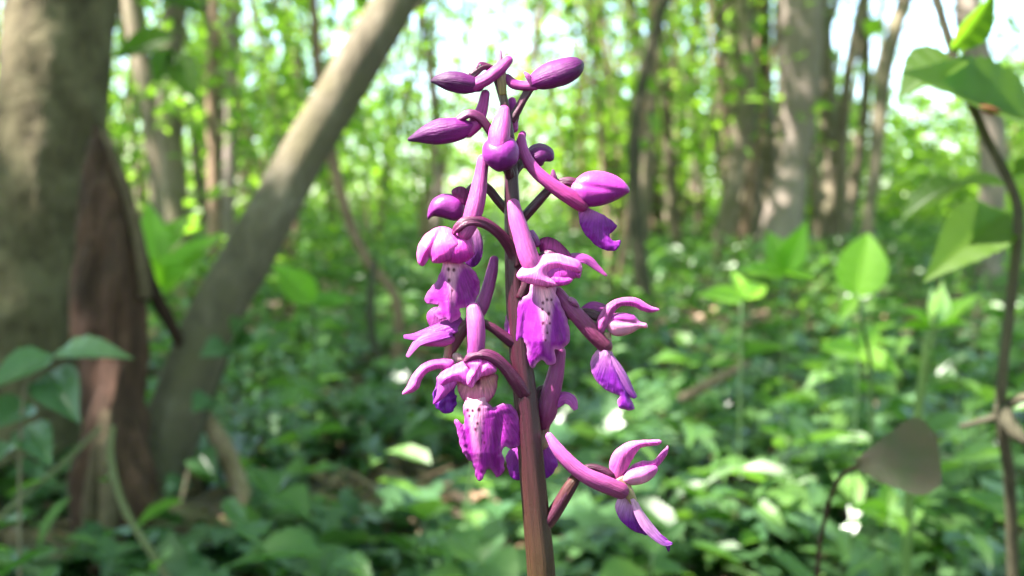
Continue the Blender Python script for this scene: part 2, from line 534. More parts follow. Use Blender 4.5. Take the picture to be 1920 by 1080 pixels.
# ---- big left trunk
base = Vector((gp(30, 900, 1.605).x, gp(30, 900, 1.605).y, 0))
path = [(gp(10, 1075, 1.559), 0.1130), (gp(30, 960, 1.582), 0.0960), (gp(38, 800, 1.605), 0.0881), (gp(46, 620, 1.616), 0.0814), (gp(66, 430, 1.627), 0.0814), (gp(92, 240, 1.638), 0.0836),
        (gp(112, 60, 1.650), 0.0847), (gp(128, -120, 1.661), 0.0825), (gp(150, -500, 1.695), 0.0768), (gp(120, -1100, 1.751), 0.0655), (gp(60, -1900, 1.808), 0.0508), (gp(0, -3200, 1.808), 0.0226)]
cc = ell(rng, 120, tuple(Vector((-1.6, .5, 5.2)) - base), (2.9, 3.0, 1.7))
sh = []  # extra leaf clusters added up the sun rays to shade the left trunks
for px, py, dd in [(20, 30, 1.38), (90, 120, 1.38), (160, 40, 1.4), (30, 220, 1.38), (110, 300, 1.38), (40, 400, 1.37), (100, 480, 1.37), (30, 560, 1.36), (80, 640, 1.36), (30, 760, 1.34),
                   (180, 330, 1.3), (220, 430, 1.29), (170, 540, 1.28), (235, 600, 1.28), (200, 700, 1.27), (200, 820, 1.25), (215, 930, 1.23),
                   (470, 380, 1.38), (440, 470, 1.38), (400, 540, 1.37), (370, 620, 1.36), (340, 700, 1.35), (310, 780, 1.34), (290, 860, 1.33), (275, 950, 1.31), (510, 420, 1.4), (460, 520, 1.4), (720, -60, 1.46), (760, -130, 1.47)]:
    for _k in range(3):
        sh.append(gp(px, py, dd) + SUN * rng.uniform(4.6, 6.6) + Vector(rng.normal(0, .05, 3)) - base)
cc = np.concatenate([cc, np.array([tuple(q_) for q_ in sh])])
big = make_tree('ash_tree', 'stout olive-grey trunk with rough lichen-flecked bark behind the broken stump', 'tree', rel(path, base), M['bark_grey'], rng, base,
                crown=crown_mesh('crown', rng, cc, 36, .26, .06, .1, do_carve=True, offset=tuple(base)), nseg=72, n=260, rough=.075, rf=26., zs=.45,
                branches=[rel([(gp(100, -1400, 1.57), .035), (Vector((-1.6, .4, 4.2)), .025), (Vector((-2.4, -.4, 5.2)), .008)], base),
                          rel([(gp(80, -1700, 1.58), .03), (Vector((-.4, .6, 4.6)), .02), (Vector((.2, -.3, 5.6)), .007)], base),
                          rel([(gp(60, -1900, 1.6), .03), (Vector((-1.2, 2.0, 4.8)), .02), (Vector((-1.0, 3.0, 5.6)), .007)], base)])

# ---- broken stump, splintered top
base = Vector((gp(205, 960, 1.28).x, gp(205, 960, 1.28).y, 0))
path = [(gp(225, 1075, 1.25), .056), (gp(218, 980, 1.27), .048), (gp(212, 850, 1.29), .043), (gp(207, 700, 1.31), .041), (gp(206, 560, 1.32), .041), (gp(203, 450, 1.33), .038),
        (gp(196, 360, 1.34), .028), (gp(186, 290, 1.34), .015), (gp(181, 236, 1.345), .004)]
stump = make_tree('broken_stump', 'dark reddish-brown rotten stump with a splintered point between two trunks', 'stump', rel(path, base), M['bark_dark'], rng, base, nseg=48, n=130, rough=.42, rf=24., zs=.22)
for pts in ([(272, 560, 1.30, .009), (260, 450, 1.31, .008), (230, 340, 1.32, .007), (196, 248, 1.335, .004)],
            [(200, 1020, 1.22, .013), (203, 930, 1.235, .012), (200, 830, 1.25, .009), (203, 770, 1.26, .004)],
            [(165, 1000, 1.22, .010), (176, 900, 1.24, .010), (190, 800, 1.255, .006), (200, 740, 1.27, .003)],
            [(150, 640, 1.30, .010), (158, 520, 1.31, .009), (172, 400, 1.32, .006), (183, 310, 1.335, .003)]):
    q = [tuple(gp(a, b, c) - base) + (r,) for a, b, c, r in pts]
    link('splinter', py_mesh('splinter', *limb(q, 30, 10, .15, 25)), M['bark_dark'] if pts[0][0] == 150 else M['twig_brown'], stump)

# ---- named background trunks (pixel x,y pairs read off at their own distance)
def traced(name, label, pts, d, mat, px_r, seed, crown_n=40, dlean=0.0, h=7.0, spread=(1.9, 1.9, 2.2), cat='tree', group=None, nleaf=20, cz=None):
    rg = np.random.default_rng(seed)
    x0, y0 = pts[-1]
    b0 = gp(x0, y0, d)
    gz = ground_z(b0.x, b0.y)
    base = Vector((b0.x, b0.y, gz))
    k = d / FPX
    up = []
    for i, (x, y) in enumerate(reversed(pts)):
        p = gp(x, y, d + dlean * i)
        up.append((p, px_r[len(pts) - 1 - i] * k))
    low = [(Vector((b0.x, b0.y, gz - .05)), up[0][1] * 1.5)]
    p1, p0 = up[-1][0], up[-2][0]
    dr = (p1 - p0).normalized(); dr = (dr + Vector((0, 0, 1.2))).normalized()
    hi = []
    z = p1.z
    q = p1.copy()
    r = up[-1][1]
    st = (h - z) / 4
    for i in range(4):
        q = q + dr * st + Vector((rg.normal(0, .12), rg.normal(0, .12), 0)) * st
        hi.append((q.copy(), r * (1 - .22 * (i + 1))))
    allp = rel(low + up + hi, base)
    c0 = Vector(hi[1][0]) - base
    if cz: c0.z = cz
    br = []
    for i in range(4):
        s_ = Vector(hi[i % 3][0]) - base
        e = c0 + Vector((rg.normal(0, .6) * spread[0], rg.normal(0, .6) * spread[1], rg.uniform(0, .5) * spread[2]))
        br.append([tuple(s_) + (r * .4,), tuple((s_ + e) / 2 + Vector((0, 0, .15))) + (r * .28,), tuple(e) + (r * .1,)])
    cr = None
    if crown_n:
        cc = ell(rg, crown_n, tuple(c0), spread)
        cr = crown_mesh('crown', rg, cc, nleaf, .32, .06, .11, do_carve=True, offset=tuple(base))
    return make_tree(name, label, cat, allp, mat, rg, base, crown=cr, group=group, nseg=14, n=60, rough=.09, rf=6., branches=br)


traced('oak_tree', 'thickest pale-brown trunk of the clump standing beyond the broad green seedlings', [(1495, -60), (1497, 60), (1500, 160), (1492, 300), (1470, 400), (1440, 520)], 5.2, M['bark_pale'], [44, 44, 38, 27, 36, 46], 21, 60)
traced('ash_tree', 'dark slender trunk tight against the thickest pale-brown trunk', [(1528, -60), (1545, 100), (1556, 250), (1560, 380), (1556, 520)], 5.5, M['bark_far'], [19, 19, 17, 20, 30], 22, 40)
traced('hazel_tree', 'straight grey trunk flanking the thick pale-brown one on the orchid side', [(1386, -60), (1390, 100), (1392, 250), (1398, 400), (1396, 520)], 6.0, M['bark_far'], [33, 32, 31, 30, 34], 23, 45)
traced('hazel_tree', 'grey trunk slanting behind the straight grey trunk', [(1440, -60), (1420, 100), (1432, 260), (1440, 380), (1425, 500)], 6.8, M['bark_far'], [18, 18, 22, 24, 30], 24, 40)
traced('hazel_tree', 'thin dark bent stem rising just beside the orchid', [(1258, -60), (1240, 20), (1205, 150), (1190, 260), (1190, 380), (1204, 520), (1215, 600)], 3.4, M['twig_dark'], [10, 10, 11, 12, 13, 16, 18], 25, 34, h=5.0)
traced('hazel_tree', 'wavy dark stem against open sky near the bramble', [(1700, -60), (1682, 40), (1660, 130), (1648, 230), (1640, 320), (1626, 420), (1622, 500)], 4.2, M['bark_far'], [14, 14, 14, 15, 12, 12, 14], 26, 26, h=6.0)
traced('birch_tree', 'pale pinkish trunk curving behind the bramble leaves', [(1815, -60), (1828, 80), (1848, 170), (1862, 280), (1858, 420), (1850, 540)], 4.0, M['bark_pale'], [24, 24, 26, 24, 24, 28], 27, 34)
traced('hazel_tree', 'dark straight trunk behind the leaning trunk, widest of those there', [(318, -60), (322, 60), (318, 200), (326, 330), (338, 480)], 4.3, M['bark_far'], [22, 22, 22, 22, 26], 28, 50)
traced('hazel_tree', 'dark trunk leaning toward the stout olive-grey trunk', [(240, -60), (255, 60), (285, 200), (305, 330), (330, 480)], 4.9, M['bark_far'], [18, 18, 17, 17, 22], 29, 40)
traced('hazel_tree', 'thin brown stem with a pinkish flank behind the leaning trunk', [(412, -60), (402, 60), (396, 180), (400, 300), (404, 470)], 4.0, M['twig'], [9, 9, 10, 11, 13], 30, 24, h=5)
traced('hazel_tree', 'thin pale stem next to the pinkish brown stem', [(442, -60), (436, 60), (432, 200), (430, 330), (425, 470)], 5.0, M['bark_pale'], [11, 11, 10, 11, 13], 31, 30)
traced('birch_tree', 'slim whitish stem in the bright gap beside the leaning trunk', [(790, -60), (800, 80), (818, 220), (822, 330), (815, 470)], 6.5, M['bark_pale'], [9, 9, 10, 11, 14], 32, 30)
traced('hazel_tree', 'slender arching stem whose foot leans toward the orchid', [(600, 180), (620, 280), (650, 400), (690, 490), (745, 570)], 2.6, M['twig'], [10, 11, 11, 10, 10], 33, 0, h=2.2)

# ---- copied background trees
def proto_tree(seed, h, r, clusters, leafn, lean):
    rg = np.random.default_rng(seed)
    pts = []
    x = y = 0.0
    for i in range(7):
        f = i / 6
        pts.append((x, y, f * h - .05 * (i == 0), r * (1.35 if i == 0 else 1 - .78 * f)))
        x += rg.normal(lean, .14); y += rg.normal(0, .14)
    tx, ty = pts[4][0], pts[4][1]
    br = []
    for i in range(4):
        a = rg.uniform(0, 6.28)
        j = 2 + i % 4
        s_ = pts[j]
        ln = rg.uniform(.9, 1.7)
        e = (s_[0] + math.cos(a) * ln, s_[1] + math.sin(a) * ln, s_[2] + rg.uniform(.5, 1.3))
        m_ = tuple((s_[k] + e[k]) / 2 + (.12 if k == 2 else 0) for k in range(3))
        br.append([s_[:3] + (s_[3] * .45,), m_ + (s_[3] * .3,), e + (s_[3] * .1,)])
    kind = {7.5: 'mid-sized brown coppice tree', 8.5: 'fairly stout brown coppice tree', 6.5: 'thin coppice stem leaning as it rises', 9: 'thickest straight coppice tree', 6: 'very thin wiry coppice stem', 7: 'slim upright coppice stem'}[h]
    cc = ell(rg, clusters, (tx, ty, h * .66), (1.9, 1.9, h * .40))
    cr = crown_mesh('crown', rg, cc, leafn, .33, .06, .12)
    return make_tree('coppice_tree', kind + ' in the crowded wood far behind the orchid', 'tree', pts, M['bark_far'], rg, (0, 0, 0), crown=cr,
                     group='each ' + kind + ' in the background', nseg=9, n=24, rough=.07, rf=4., branches=br)


protos = [proto_tree(100 + i, h, r, c, 5 if i in (2, 4, 5) else 12, l) for i, (h, r, c, l) in enumerate([(7.5, .055, 60, .05), (8.5, .075, 70, -.06), (6.5, .04, 50, .12), (9, .10, 80, 0), (6, .03, 42, -.14), (7, .05, 60, .02)])]
used = set()
rp_ = random.Random(77)
spots = []
tries = 0
while len(spots) < 58 and tries < 4000:
    tries += 1
    y = 5.5 + 15 * rp_.random() ** .8
    x = rp_.uniform(-.62, .62) * y
    f = x / y                                  # bright gap near the upper right stays open
    if .33 < f < .47 and y > 5: continue
    if -.16 < f < -.02 and y < 13: continue
    if all((x - a) ** 2 + (y - b) ** 2 > .55 for a, b in spots): spots.append((x, y))
n_main = len(spots)
tries = 0
while len(spots) < n_main + 62 and tries < 3000:
    tries += 1
    y = rp_.uniform(5.2, 13)
    f = rp_.uniform(.10, .34) if rp_.random() < .7 else rp_.uniform(-.4, -.2)
    if all((f * y - a) ** 2 + (y - b) ** 2 > .12 for a, b in spots): spots.append((f * y, y))
for i, (x, y) in enumerate(spots):
    k = i % 6 if i < n_main else (2, 4, 4, 5)[i % 4]
    if -.26 < x / y < .13 and k in (1, 3, 0): k = (2, 4, 5)[i % 3]
    o = protos[k] if k not in used else copy_tree(protos[k])
    used.add(k)
    o.location = (x, y, ground_z(x, y))
    s = rp_.uniform(.85, 1.15)
    o.scale = (s, s, s)
    o.rotation_euler = (0, 0, rp_.uniform(0, 6.28))

# ---- canopy trees standing left of and behind the camera (they shade the place)
for i, (x, y, n_) in enumerate([(-3.4, -.6, 190), (-3.0, 2.6, 150), (-5.2, 1.2, 150), (-1.9, -3.4, 150), (1.9, -2.2, 130), (-5.5, 4.6, 130), (2.6, 1.4, 120), (-4.6, -3.2, 130), (4.6, -1.0, 130), (4.4, 3.4, 110), (.4, -5.4, 120), (-7.2, -1.0, 130), (-7.5, 3.4, 110)]):
    rg = np.random.default_rng(300 + i)
    h = 8 + rg.uniform(-1, 1)
    base = Vector((x, y, ground_z(x, y)))
    pts = [(0, 0, -.05, .12), (.05, .03, 1.2, .09), (.1, -.05, 3, .075), (rg.normal(0, .2), rg.normal(0, .2), 5, .05), (rg.normal(0, .3), rg.normal(0, .3), h, .012)]
    cc = ell(rg, n_, (0, 0, 5.8), (2.5, 2.5, 1.9))
    make_tree('canopy_tree', 'tall tree standing outside the view whose crown shades the orchid clearing', 'tree', pts, M['bark_far'], rg, base,
              crown=crown_mesh('crown', rg, cc, 58, .34, .06, .1, do_carve=True, offset=tuple(base)), group='canopy trees around the clearing',
              branches=[[(.1, -.05, 3.2, .03), (.8, .3, 4.4, .02), (1.5, .5, 5.4, .006)], [(.1, 0, 3.8, .03), (-.7, .4, 5, .02), (-1.3, .7, 6, .006)]])

# ---- saplings: bushy young hazels between the trunks
def proto_sapling(seed, h, n):
    rg = np.random.default_rng(seed)
    root = empty('hazel_sapling')
    kind = {2.6: 'bushy head-high young hazel', 1.8: 'waist-high bushy young hazel', 3.2: 'tall loose young hazel', 1.3: 'low dense young hazel'}[h]
    tag(root, kind + ' with bright green leaves between the background trunks', 'sapling', 'each ' + kind + ' between the background trunks')
    cs = []
    for i in range(4):
        a = i * 1.57 + rg.uniform(-.5, .5)
        sp = rg.uniform(.1, .3) * h
        pts = [(0, 0, -.04, .012), (math.cos(a) * sp * .35, math.sin(a) * sp * .35, h * .4, .009), (math.cos(a) * sp, math.sin(a) * sp, h * rg.uniform(.8, 1), .003)]
        link('stem', py_mesh('stem', *limb(pts, 10, 6)), M['twig'], root)
        q = catmull(pts, 10)
        for j in range(3, 11): cs.append(q[j, :3] + rg.normal(0, .16, 3))
    cs = np.array(cs)
    link('crown', crown_mesh('crown', rg, cs, n, .17, .05, .085, tmpl=T_OVATE, flat=.5), M['leaf_far'], root)
    return root


sp_ = [proto_sapling(200 + i, h, n) for i, (h, n) in enumerate([(2.6, 16), (1.8, 15), (3.2, 14), (1.3, 16)])]
used = set()
k = 0
spots2 = []
tries = 0
while len(spots2) < 52 and tries < 3000:
    tries += 1
    y = 3.6 + 11 * rp_.random() ** .9
    f = rp_.uniform(-.56, .56)
    if f > .12 and y < 7.5 and rp_.random() < .8: continue
    if -.12 < f < .1 and y < 5: continue
    spots2.append((f * y, y))
for i, (x, y) in enumerate(spots2):
    k = i % 4
    o = sp_[k] if k not in used else copy_tree(sp_[k])
    used.add(k)
    o.location = (x, y, ground_z(x, y))
    o.rotation_euler = (0, 0, rp_.uniform(0, 6.28))

# ---- far wood: one leafy mass beyond the trees that can be told apart
rg = np.random.default_rng(9)
n = 700
cy = rg.uniform(19, 40, n)
cf = rg.uniform(-.66, .66, n)
keep = ~((cf > .30) & (cf < .43) & (rg.random(n) < .93))
cy, cf = cy[keep], cf[keep]
cz = 0.3 + rg.random(len(cy)) ** 1.3 * 9
cc = np.stack([cf * cy, cy, cz], 1)
ly = rg.uniform(15, 36, 460); lf = rg.uniform(-.66, .66, 460)
cc = np.concatenate([cc, np.stack([lf * ly, ly, .5 + rg.random(460) ** 1.2 * 3.2], 1)])
ly = rg.uniform(9, 17, 200); lf = np.where(rg.random(200) < .65, rg.uniform(.02, .6, 200), rg.uniform(-.6, -.1, 200))
cc = np.concatenate([cc, np.stack([lf * ly, ly, .5 + rg.random(200) * 1.3], 1)])
ra = rg.uniform(R(38), R(322), 1100); rr = rg.uniform(6.5, 15, 1100)           # the wood goes on all round; unseen ring added to cut low sky light
cc = np.concatenate([cc, np.stack([np.sin(ra) * rr, np.cos(ra) * rr, .3 + rg.random(1100) * 6.2], 1)])
tag(link('far_foliage', crown_mesh('far_foliage', rg, cc, 60, .55, .10, .18), M['leaf_far']), 'bright sunlit mass of distant woodland leaves', 'foliage', kind='stuff')

# ------------------------------------------------------------------ ground cover
rg = np.random.default_rng(42)


def bare(x, y):
    if ((x + .48) / .26) ** 2 + ((y - 1.27) / .20) ** 2 < .5 + 1.0 * noise.noise(Vector((x * 9, y * 9, 4))): return True
    return ((x + .175) / .19) ** 2 + ((y - 1.42) / .13) ** 2 < 1 or ((x - .29) / .10) ** 2 + ((y - 1.3) / .09) ** 2 < 1


def cover(name, n, y0, y1, hmin, hmax, lmin, lmax, tmpl, mat, wr=(.34, .5), tilt=.45, label='', p=1.0, droop=.25, clump=0.0):
    y = (y0 ** (2 - p) + rg.random(n) * (y1 ** (2 - p) - y0 ** (2 - p))) ** (1 / (2 - p))
    x = rg.uniform(-.62, .62, n) * y + rg.normal(0, .1, n)
    if name != 'dead_leaf_litter':
        kb = np.array([not bare(a, b) for a, b in zip(x, y)]); x, y = x[kb], y[kb]; n = len(x)
    if clump:
        kk = np.array([noise.noise(Vector((a * 1.6, b * 1.6, 12.3))) for a, b in zip(x, y)])
        kp = kk + rg.normal(0, .18, n) > clump - .5
        x, y = x[kp], y[kp]
    n = len(x)
    gz_ = np.array([ground_z(a, b) for a, b in zip(x, y)])
    z = gz_ + rg.uniform(hmin, hmax, n)
    pos = np.stack([x, y, z], 1)
    a = rg.uniform(0, 2 * math.pi, n)
    ax = np.stack([np.cos(a), np.sin(a), rg.normal(-droop, .25, n)], 1)
    nr = np.stack([rg.normal(0, tilt, n), rg.normal(0, tilt, n), np.ones(n)], 1)
    ln = rg.uniform(lmin, lmax, n)
    me = leaves_mesh(name, pos, ax, nr, ln, ln * rg.uniform(wr[0], wr[1], n), tmpl, rg.uniform(0, .8, n))
    return tag(link(name, me, mat), label, 'ground cover', kind='stuff')


cover('ground_ivy_cover', 5200, .62, 3.2, .01, .09, .03, .06, T_IVY, M['leaf_ivy'], wr=(.8, 1.0), label='low dark ivy leaves covering the woodland floor', p=.8)
cover('herb_cover', 9500, .75, 4.5,   .02, .17, .022, .075, T_LANCE, M['leaf_herb'], label='dense green herb leaves carpeting the woodland floor', p=.6, clump=.42)
cover('distant_herb_cover', 34000, 3.5, 13, .03, .25, .05, .10, T_LANCE, M['leaf_herb'], label='green herbs spreading away between the tree bases', p=.3)
cover('distant_leaf_carpet', 30000, 12, 34, .03, .4, .08, .16, T_DIAMOND, M['leaf_herb'], label='far green undergrowth fading under the trees', p=0.4)
cover('dead_leaf_litter', 3200, .6, 4, .002, .03, .025, .05, T_OVATE, M['leaf_dead'], wr=(.5, .8), label='brown dead leaves lying on the soil', p=.8)

# ------------------------------------------------------------------ leaf with real outline, used for single plants
def outline_leaf(name, half, L, W, mat, fold=.12, droop=.2, serr=0.0, nteeth=0, lobes=None, nu=14, nv=4, var=.4, curl=0.0):
    """half: list of half-widths from base to tip (0..1); sheet along +x, thin solid"""
    hw = catmull([(i / (len(half) - 1), h) for i, h in enumerate(half)], nu)
    V, F = [], []
    for i, (u, h) in enumerate(hw):
        h = max(h, .004)
        if serr and 0 < i < nu: h *= 1 + serr * (1 if (i % 2) else -1)
        for j in range(-nv, nv + 1):
            s = j / nv
            V.append((u * L, s * h * W, abs(s) * h * W * fold * 4 - droop * L * u * u + curl * W * math.sin(6 * u + 2 * s) * .08 - .02 * L * (1 - abs(s)) * 0
                      + .012 * L * math.cos(u * 34) * abs(s) * (1 - u)))
    k = 2 * nv + 1
    for i in range(nu):
        for j in range(k - 1):
            F.append((i * k + j, (i + 1) * k + j, (i + 1) * k + j + 1, i * k + j + 1))
    me = py_mesh(name, V, F)
    a = me.attributes.new('v', 'FLOAT', 'POINT')
    a.data.foreach_set('value', [var] * len(V))
    me.materials.append(mat)
    return me


LANCE = [.02, .30, .44, .42, .28, .10, .01]
OVATE = [.04, .40, .50, .46, .33, .16, .01]
ROUND = [.05, .42, .54, .55, .46, .28, .02]


def ivy_leaf_mesh(s, mat, var):
    tv, tf = T_IVY
    bm = bmesh.new()
    vs = [bm.verts.new((a * s, b * s, c * s)) for a, b, c in tv]
    for f in tf: bm.faces.new([vs[i] for i in f])
    me = bpy.data.meshes.new('leaf')
    bm.to_mesh(me); bm.free()
    a = me.attributes.new('v', 'FLOAT', 'POINT')
    a.data.foreach_set('value', [var] * len(me.vertices))
    me.materials.append(mat)
    me.polygons.foreach_set('use_smooth', [True] * len(me.polygons))
    return me


def aim(axis, nrm):
    x = Vector(axis).normalized()
    y = Vector(nrm).cross(x)
    if y.length < 1e-4: y = Vector((0, 1, 0))
    y.normalize()
    z = x.cross(y)
    return Matrix((x, y, z)).transposed().to_euler()


herb_leaf = [outline_leaf('leaf', LANCE, L, L * .85, M['leaf_herb'], droop=d, var=v, serr=.05, nu=16) for L, d, v in [(.06, .15, .2), (.075, .25, .45), (.05, .1, .7), (.066, .3, .55)]]
ivy_leaf = [ivy_leaf_mesh(s, M['leaf_ivy'], v) for s, v in [(.045, .2), (.055, .5), (.038, .8)]]
lime_leaf = [outline_leaf('leaf', OVATE, L, L * .8, M['leaf_lime'], droop=d, var=v, nu=16) for L, d, v in [(.05, .1, .4), (.04, .3, .7)]]

rh = random.Random(31)


def herb(loc, h, label, group, leaves=herb_leaf, pairs=4, name='herb_plant', cat='plant'):
    root = empty(name, loc)
    root.rotation_euler = (rh.uniform(-.18, .18), rh.uniform(-.18, .18), rh.uniform(0, 6.28))
    tag(root, label, cat, group)
    me = py_mesh('stem', *limb([(0, 0, -.02, .0026), (.003, .002, h * .5, .0022), (0, 0, h, .0014)], 6, 6, 0))
    link('stem', me, M['herb_stem'], root)
    for i in range(pairs):
        z = h * (.42 + .58 * i / max(1, pairs - 1))
        a = i * 1.57 + rh.uniform(-.3, .3)
        for s in (0, math.pi):
            if rh.random() < .08: continue
            o = link('leaf', rh.choice(leaves), None, root)
            o.location = (0, 0, z)
            el = -.1 + .65 * i / pairs + rh.uniform(-.2, .2)
            ax = (math.cos(a + s) * math.cos(el), math.sin(a + s) * math.cos(el), math.sin(el))
            o.rotation_euler = aim(ax, (rh.uniform(-.3, .3), rh.uniform(-.3, .3), 1))
            sc_ = rh.uniform(.75, 1.15)
            o.scale = (sc_, sc_, sc_)
    return root


placed = []
tries = 0
while len(placed) < 120 and tries < 5000:
    tries += 1
    y = .85 + 2.6 * rh.random() ** 1.3
    x = rh.uniform(-.56, .56) * y
    if y < 1.75 and x / y < -.28: continue
    if bare(x, y): continue
    if any((x - a) ** 2 + (y - b) ** 2 < .008 for a, b in placed): continue
    placed.append((x, y))
for x, y in placed:
    h = rh.uniform(.10, .22) if y > 1.1 else rh.uniform(.06, .13)
    np_ = rh.choice((3, 4, 4))
    kind = ('short' if h < .13 else 'tall') + ' woodland herb with ' + ('three' if np_ == 3 else 'four') + ' tiers of paired lance-shaped leaves'
    herb((x, y, ground_z(x, y)), h, kind, kind + ' on the forest floor', pairs=np_)


def ivy(loc, label, group, n=5, name='ivy_sprig', spread=.16, upright=0.0):
    root = empty(name, loc)
    root.rotation_euler = (0, 0, rh.uniform(0, 6.28))
    tag(root, label, 'ivy', group)
    pts = [(i * spread / 3, rh.uniform(-.02, .02), .012 + .02 * (i % 2), .0022 - .0003 * i) for i in range(4)]
    link('stem', py_mesh('stem', *limb(pts, 10, 6, 0)), M['twig'], root)
    q = catmull(pts, n)
    for i in range(n + 1):
        o = link('leaf', rh.choice(ivy_leaf), None, root)
        a = (1 if i % 2 else -1) * rh.uniform(.4, 1.3)
        o.location = Vector(q[i][:3]) + Vector((0, 0, rh.uniform(.015, .05)))
        o.rotation_euler = aim((math.cos(a), math.sin(a), rh.uniform(-.5, .2)), (rh.uniform(-.5, .5), rh.uniform(-.5, .5), 1))
        s = rh.uniform(.8, 1.3)
        o.scale = (s, s, s)
    return root


for k in range(60):
    y = .75 + 1.3 * rh.random()
    x = rh.uniform(-.58, .5) * y
    if bare(x, y) or bare(x - .06, y) or bare(x + .06, y): continue
    ivy((x, y, ground_z(x, y) + .02), 'dark green ivy sprig creeping over the forest floor', 'ivy sprigs on the forest floor')

# ------------------------------------------------------------------ twigs and sticks
def stick(label, pts, mat, name='fallen_stick', cat='stick', group=None, rough=.12):
    q = [tuple(gp(a, b, c)) + (r,) for a, b, c, r in pts]
    o = link(name, py_mesh(name, *limb(q, 26, 8, rough, 30)), mat)
    return tag(o, label, cat, group)


stick('pale curved dead stem arching down from the broken stump', [(212, 800, 1.12, .0032), (208, 860, 1.10, .0036), (232, 950, 1.06, .0038), (280, 1030, 1.0, .004), (330, 1110, .96, .0042)], M['bark_far'], 'dead_creeper', 'creeper')
stick('pale grey stick slanting across the ivy beside the stout trunk', [(-40, 1010, .98, .0036), (50, 925, 1.04, .0034), (120, 868, 1.1, .003), (190, 800, 1.16, .0024)], M['bark_far'])
stick('brown twig bridging the broken stump and the leaning trunk', [(262, 470, 1.32, .010), (285, 540, 1.34, .010), (318, 605, 1.36, .009), (345, 660, 1.38, .007)], M['bark_dark'])
stick('pinkish-brown dead stick lying among the green herbs behind the orchid', [(1275, 748, 1.5, .007), (1330, 720, 1.52, .008), (1400, 680, 1.56, .006)], M['twig'])
stick('dark trailing vine hanging between the leaning trunk and the orchid', [(704, 490, 1.9, .006), (694, 560, 1.85, .007), (700, 640, 1.82, .007), (730, 700, 1.8, .006)], M['twig_dark'], 'vine', 'vine')
stick('brown root curving out from the foot of the leaning trunk', [(375, 770, 1.42, .012), (425, 850, 1.38, .014), (455, 930, 1.34, .014), (500, 1000, 1.28, .012)], M['twig'], 'root', 'root')
stick('long mossy root running along the ground from the leaning trunk', [(270, 960, 1.3, .022), (370, 985, 1.22, .018), (470, 1030, 1.14, .014), (560, 1080, 1.08, .01)], M['bark_grey'], 'root', 'root')
rs = random.Random(3)
for k in range(16):
    cx, cy_ = rs.uniform(610, 860), rs.uniform(900, 1010)
    d = .42 / ((cy_ - 410) / FPX) - .12
    a = rs.uniform(-.6, .9)
    L = rs.uniform(30, 110)
    stick('reddish-brown dead twig in the bare patch below the orchid flowers', [(cx - L * math.cos(a), cy_ - L * math.sin(a) * .6, d - .02, .0028), (cx, cy_, d, .0035), (cx + L * math.cos(a), cy_ + L * math.sin(a) * .6, d + .03, .002)],
          M['twig'], 'dead_twig', 'twig', 'dead twigs in the bare patch')
for k in range(8):
    cx, cy_ = rs.uniform(1300, 1450), rs.uniform(960, 1060)
    d = .42 / ((cy_ - 410) / FPX) - .12
    a = rs.uniform(-.6, 1.9)
    L = rs.uniform(20, 60)
    stick('reddish-brown dead twig on the ground among herbs near the bramble', [(cx - L * math.cos(a), cy_ - L * math.sin(a) * .6, d - .02, .0025), (cx, cy_, d, .003), (cx + L * math.cos(a), cy_ + L * math.sin(a) * .6, d + .03, .002)],
          M['twig'], 'dead_twig', 'twig', 'dead twigs near the bramble')

for k in range(22):
    cy_ = rs.uniform(800, 1060); cx = rs.uniform(380, 1800)
    d = .42 / ((cy_ - 410) / FPX) - .10
    a = rs.uniform(-3.1, 3.1); L = rs.uniform(25, 90)
    stick('thin dead brown twig caught among the green herbs', [(cx - L * math.cos(a), cy_ - L * math.sin(a) * .5, d - .02, .0022), (cx, cy_ + rs.uniform(-8, 8), d, .0026), (cx + L * math.cos(a), cy_ + L * math.sin(a) * .5, d + .03, .0015)],
          M['twig'], 'dead_twig', 'twig', 'dead twigs among the herbs')

# ------------------------------------------------------------------ plants one can tell apart
def placed_leaf(root, base_px, tip_px, d0, d1, half, wpx, mat, nrm, name='leaf', droop=.12, serr=0.0, nu=18, var=.4, label=None, curl=0.0):
    a, b = gp(*base_px, d0), gp(*tip_px, d1)
    L = (b - a).length
    W = wpx / FPX * (d0 + d1) / 2
    me = outline_leaf('leaf', half, L, W, mat, droop=droop, serr=serr, nu=nu, var=var, curl=curl)
    o = link(name, me, None, root)
    o.location = a - root.location
    o.rotation_euler = aim(b - a, nrm)
    if label: o['label'] = label
    return o


# bramble at the right
b0 = gp(1905, 1150, .62)
br = empty('bramble', (b0.x, b0.y, 0))
tag(br, 'bramble with an upright dark stem and large backlit leaves, one red-spotted', 'bramble')
pts = [(1725, -90, .52, .0021), (1756, 0, .52, .0023), (1800, 140, .525, .0024), (1848, 255, .53, .0024), (1890, 335, .535, .0026), (1910, 410, .54, .0027), (1896, 560, .55, .0028), (1880, 700, .56, .003), (1878, 790, .57, .0032), (1893, 900, .59, .0034), (1900, 1080, .62, .0036)]
q = [tuple(gp(a, b, c) - br.location) + (r,) for a, b, c, r in pts] + [(0, 0, .12, .004), (0, .01, -.03, .0045)]
link('stem', py_mesh('stem', *limb(q, 70, 9, .12, 90)), M['twig_dark'], br)
BL = M['leaf_bramble']
placed_leaf(br, (1958, 232), (1672, 158), .53, .50, OVATE, 185, BL, (-.15, -.75, .65), droop=-.08, serr=.04, nu=30)
placed_leaf(br, (1800, 110), (1682, 175), .525, .52, OVATE, 125, BL, (-.3, -.5, .7), droop=.1, serr=.04, nu=26, var=.3)
placed_leaf(br, (1782, 95), (1880, -20), .52, .50, LANCE, 85, BL, (.45, -.85, .1), droop=.1, serr=.04, nu=26, var=.2)
placed_leaf(br, (1885, 400), (1745, 505), .56, .53, OVATE, 120, BL, (-.35, -.8, .35), droop=.15, serr=.04, nu=26, var=.55)
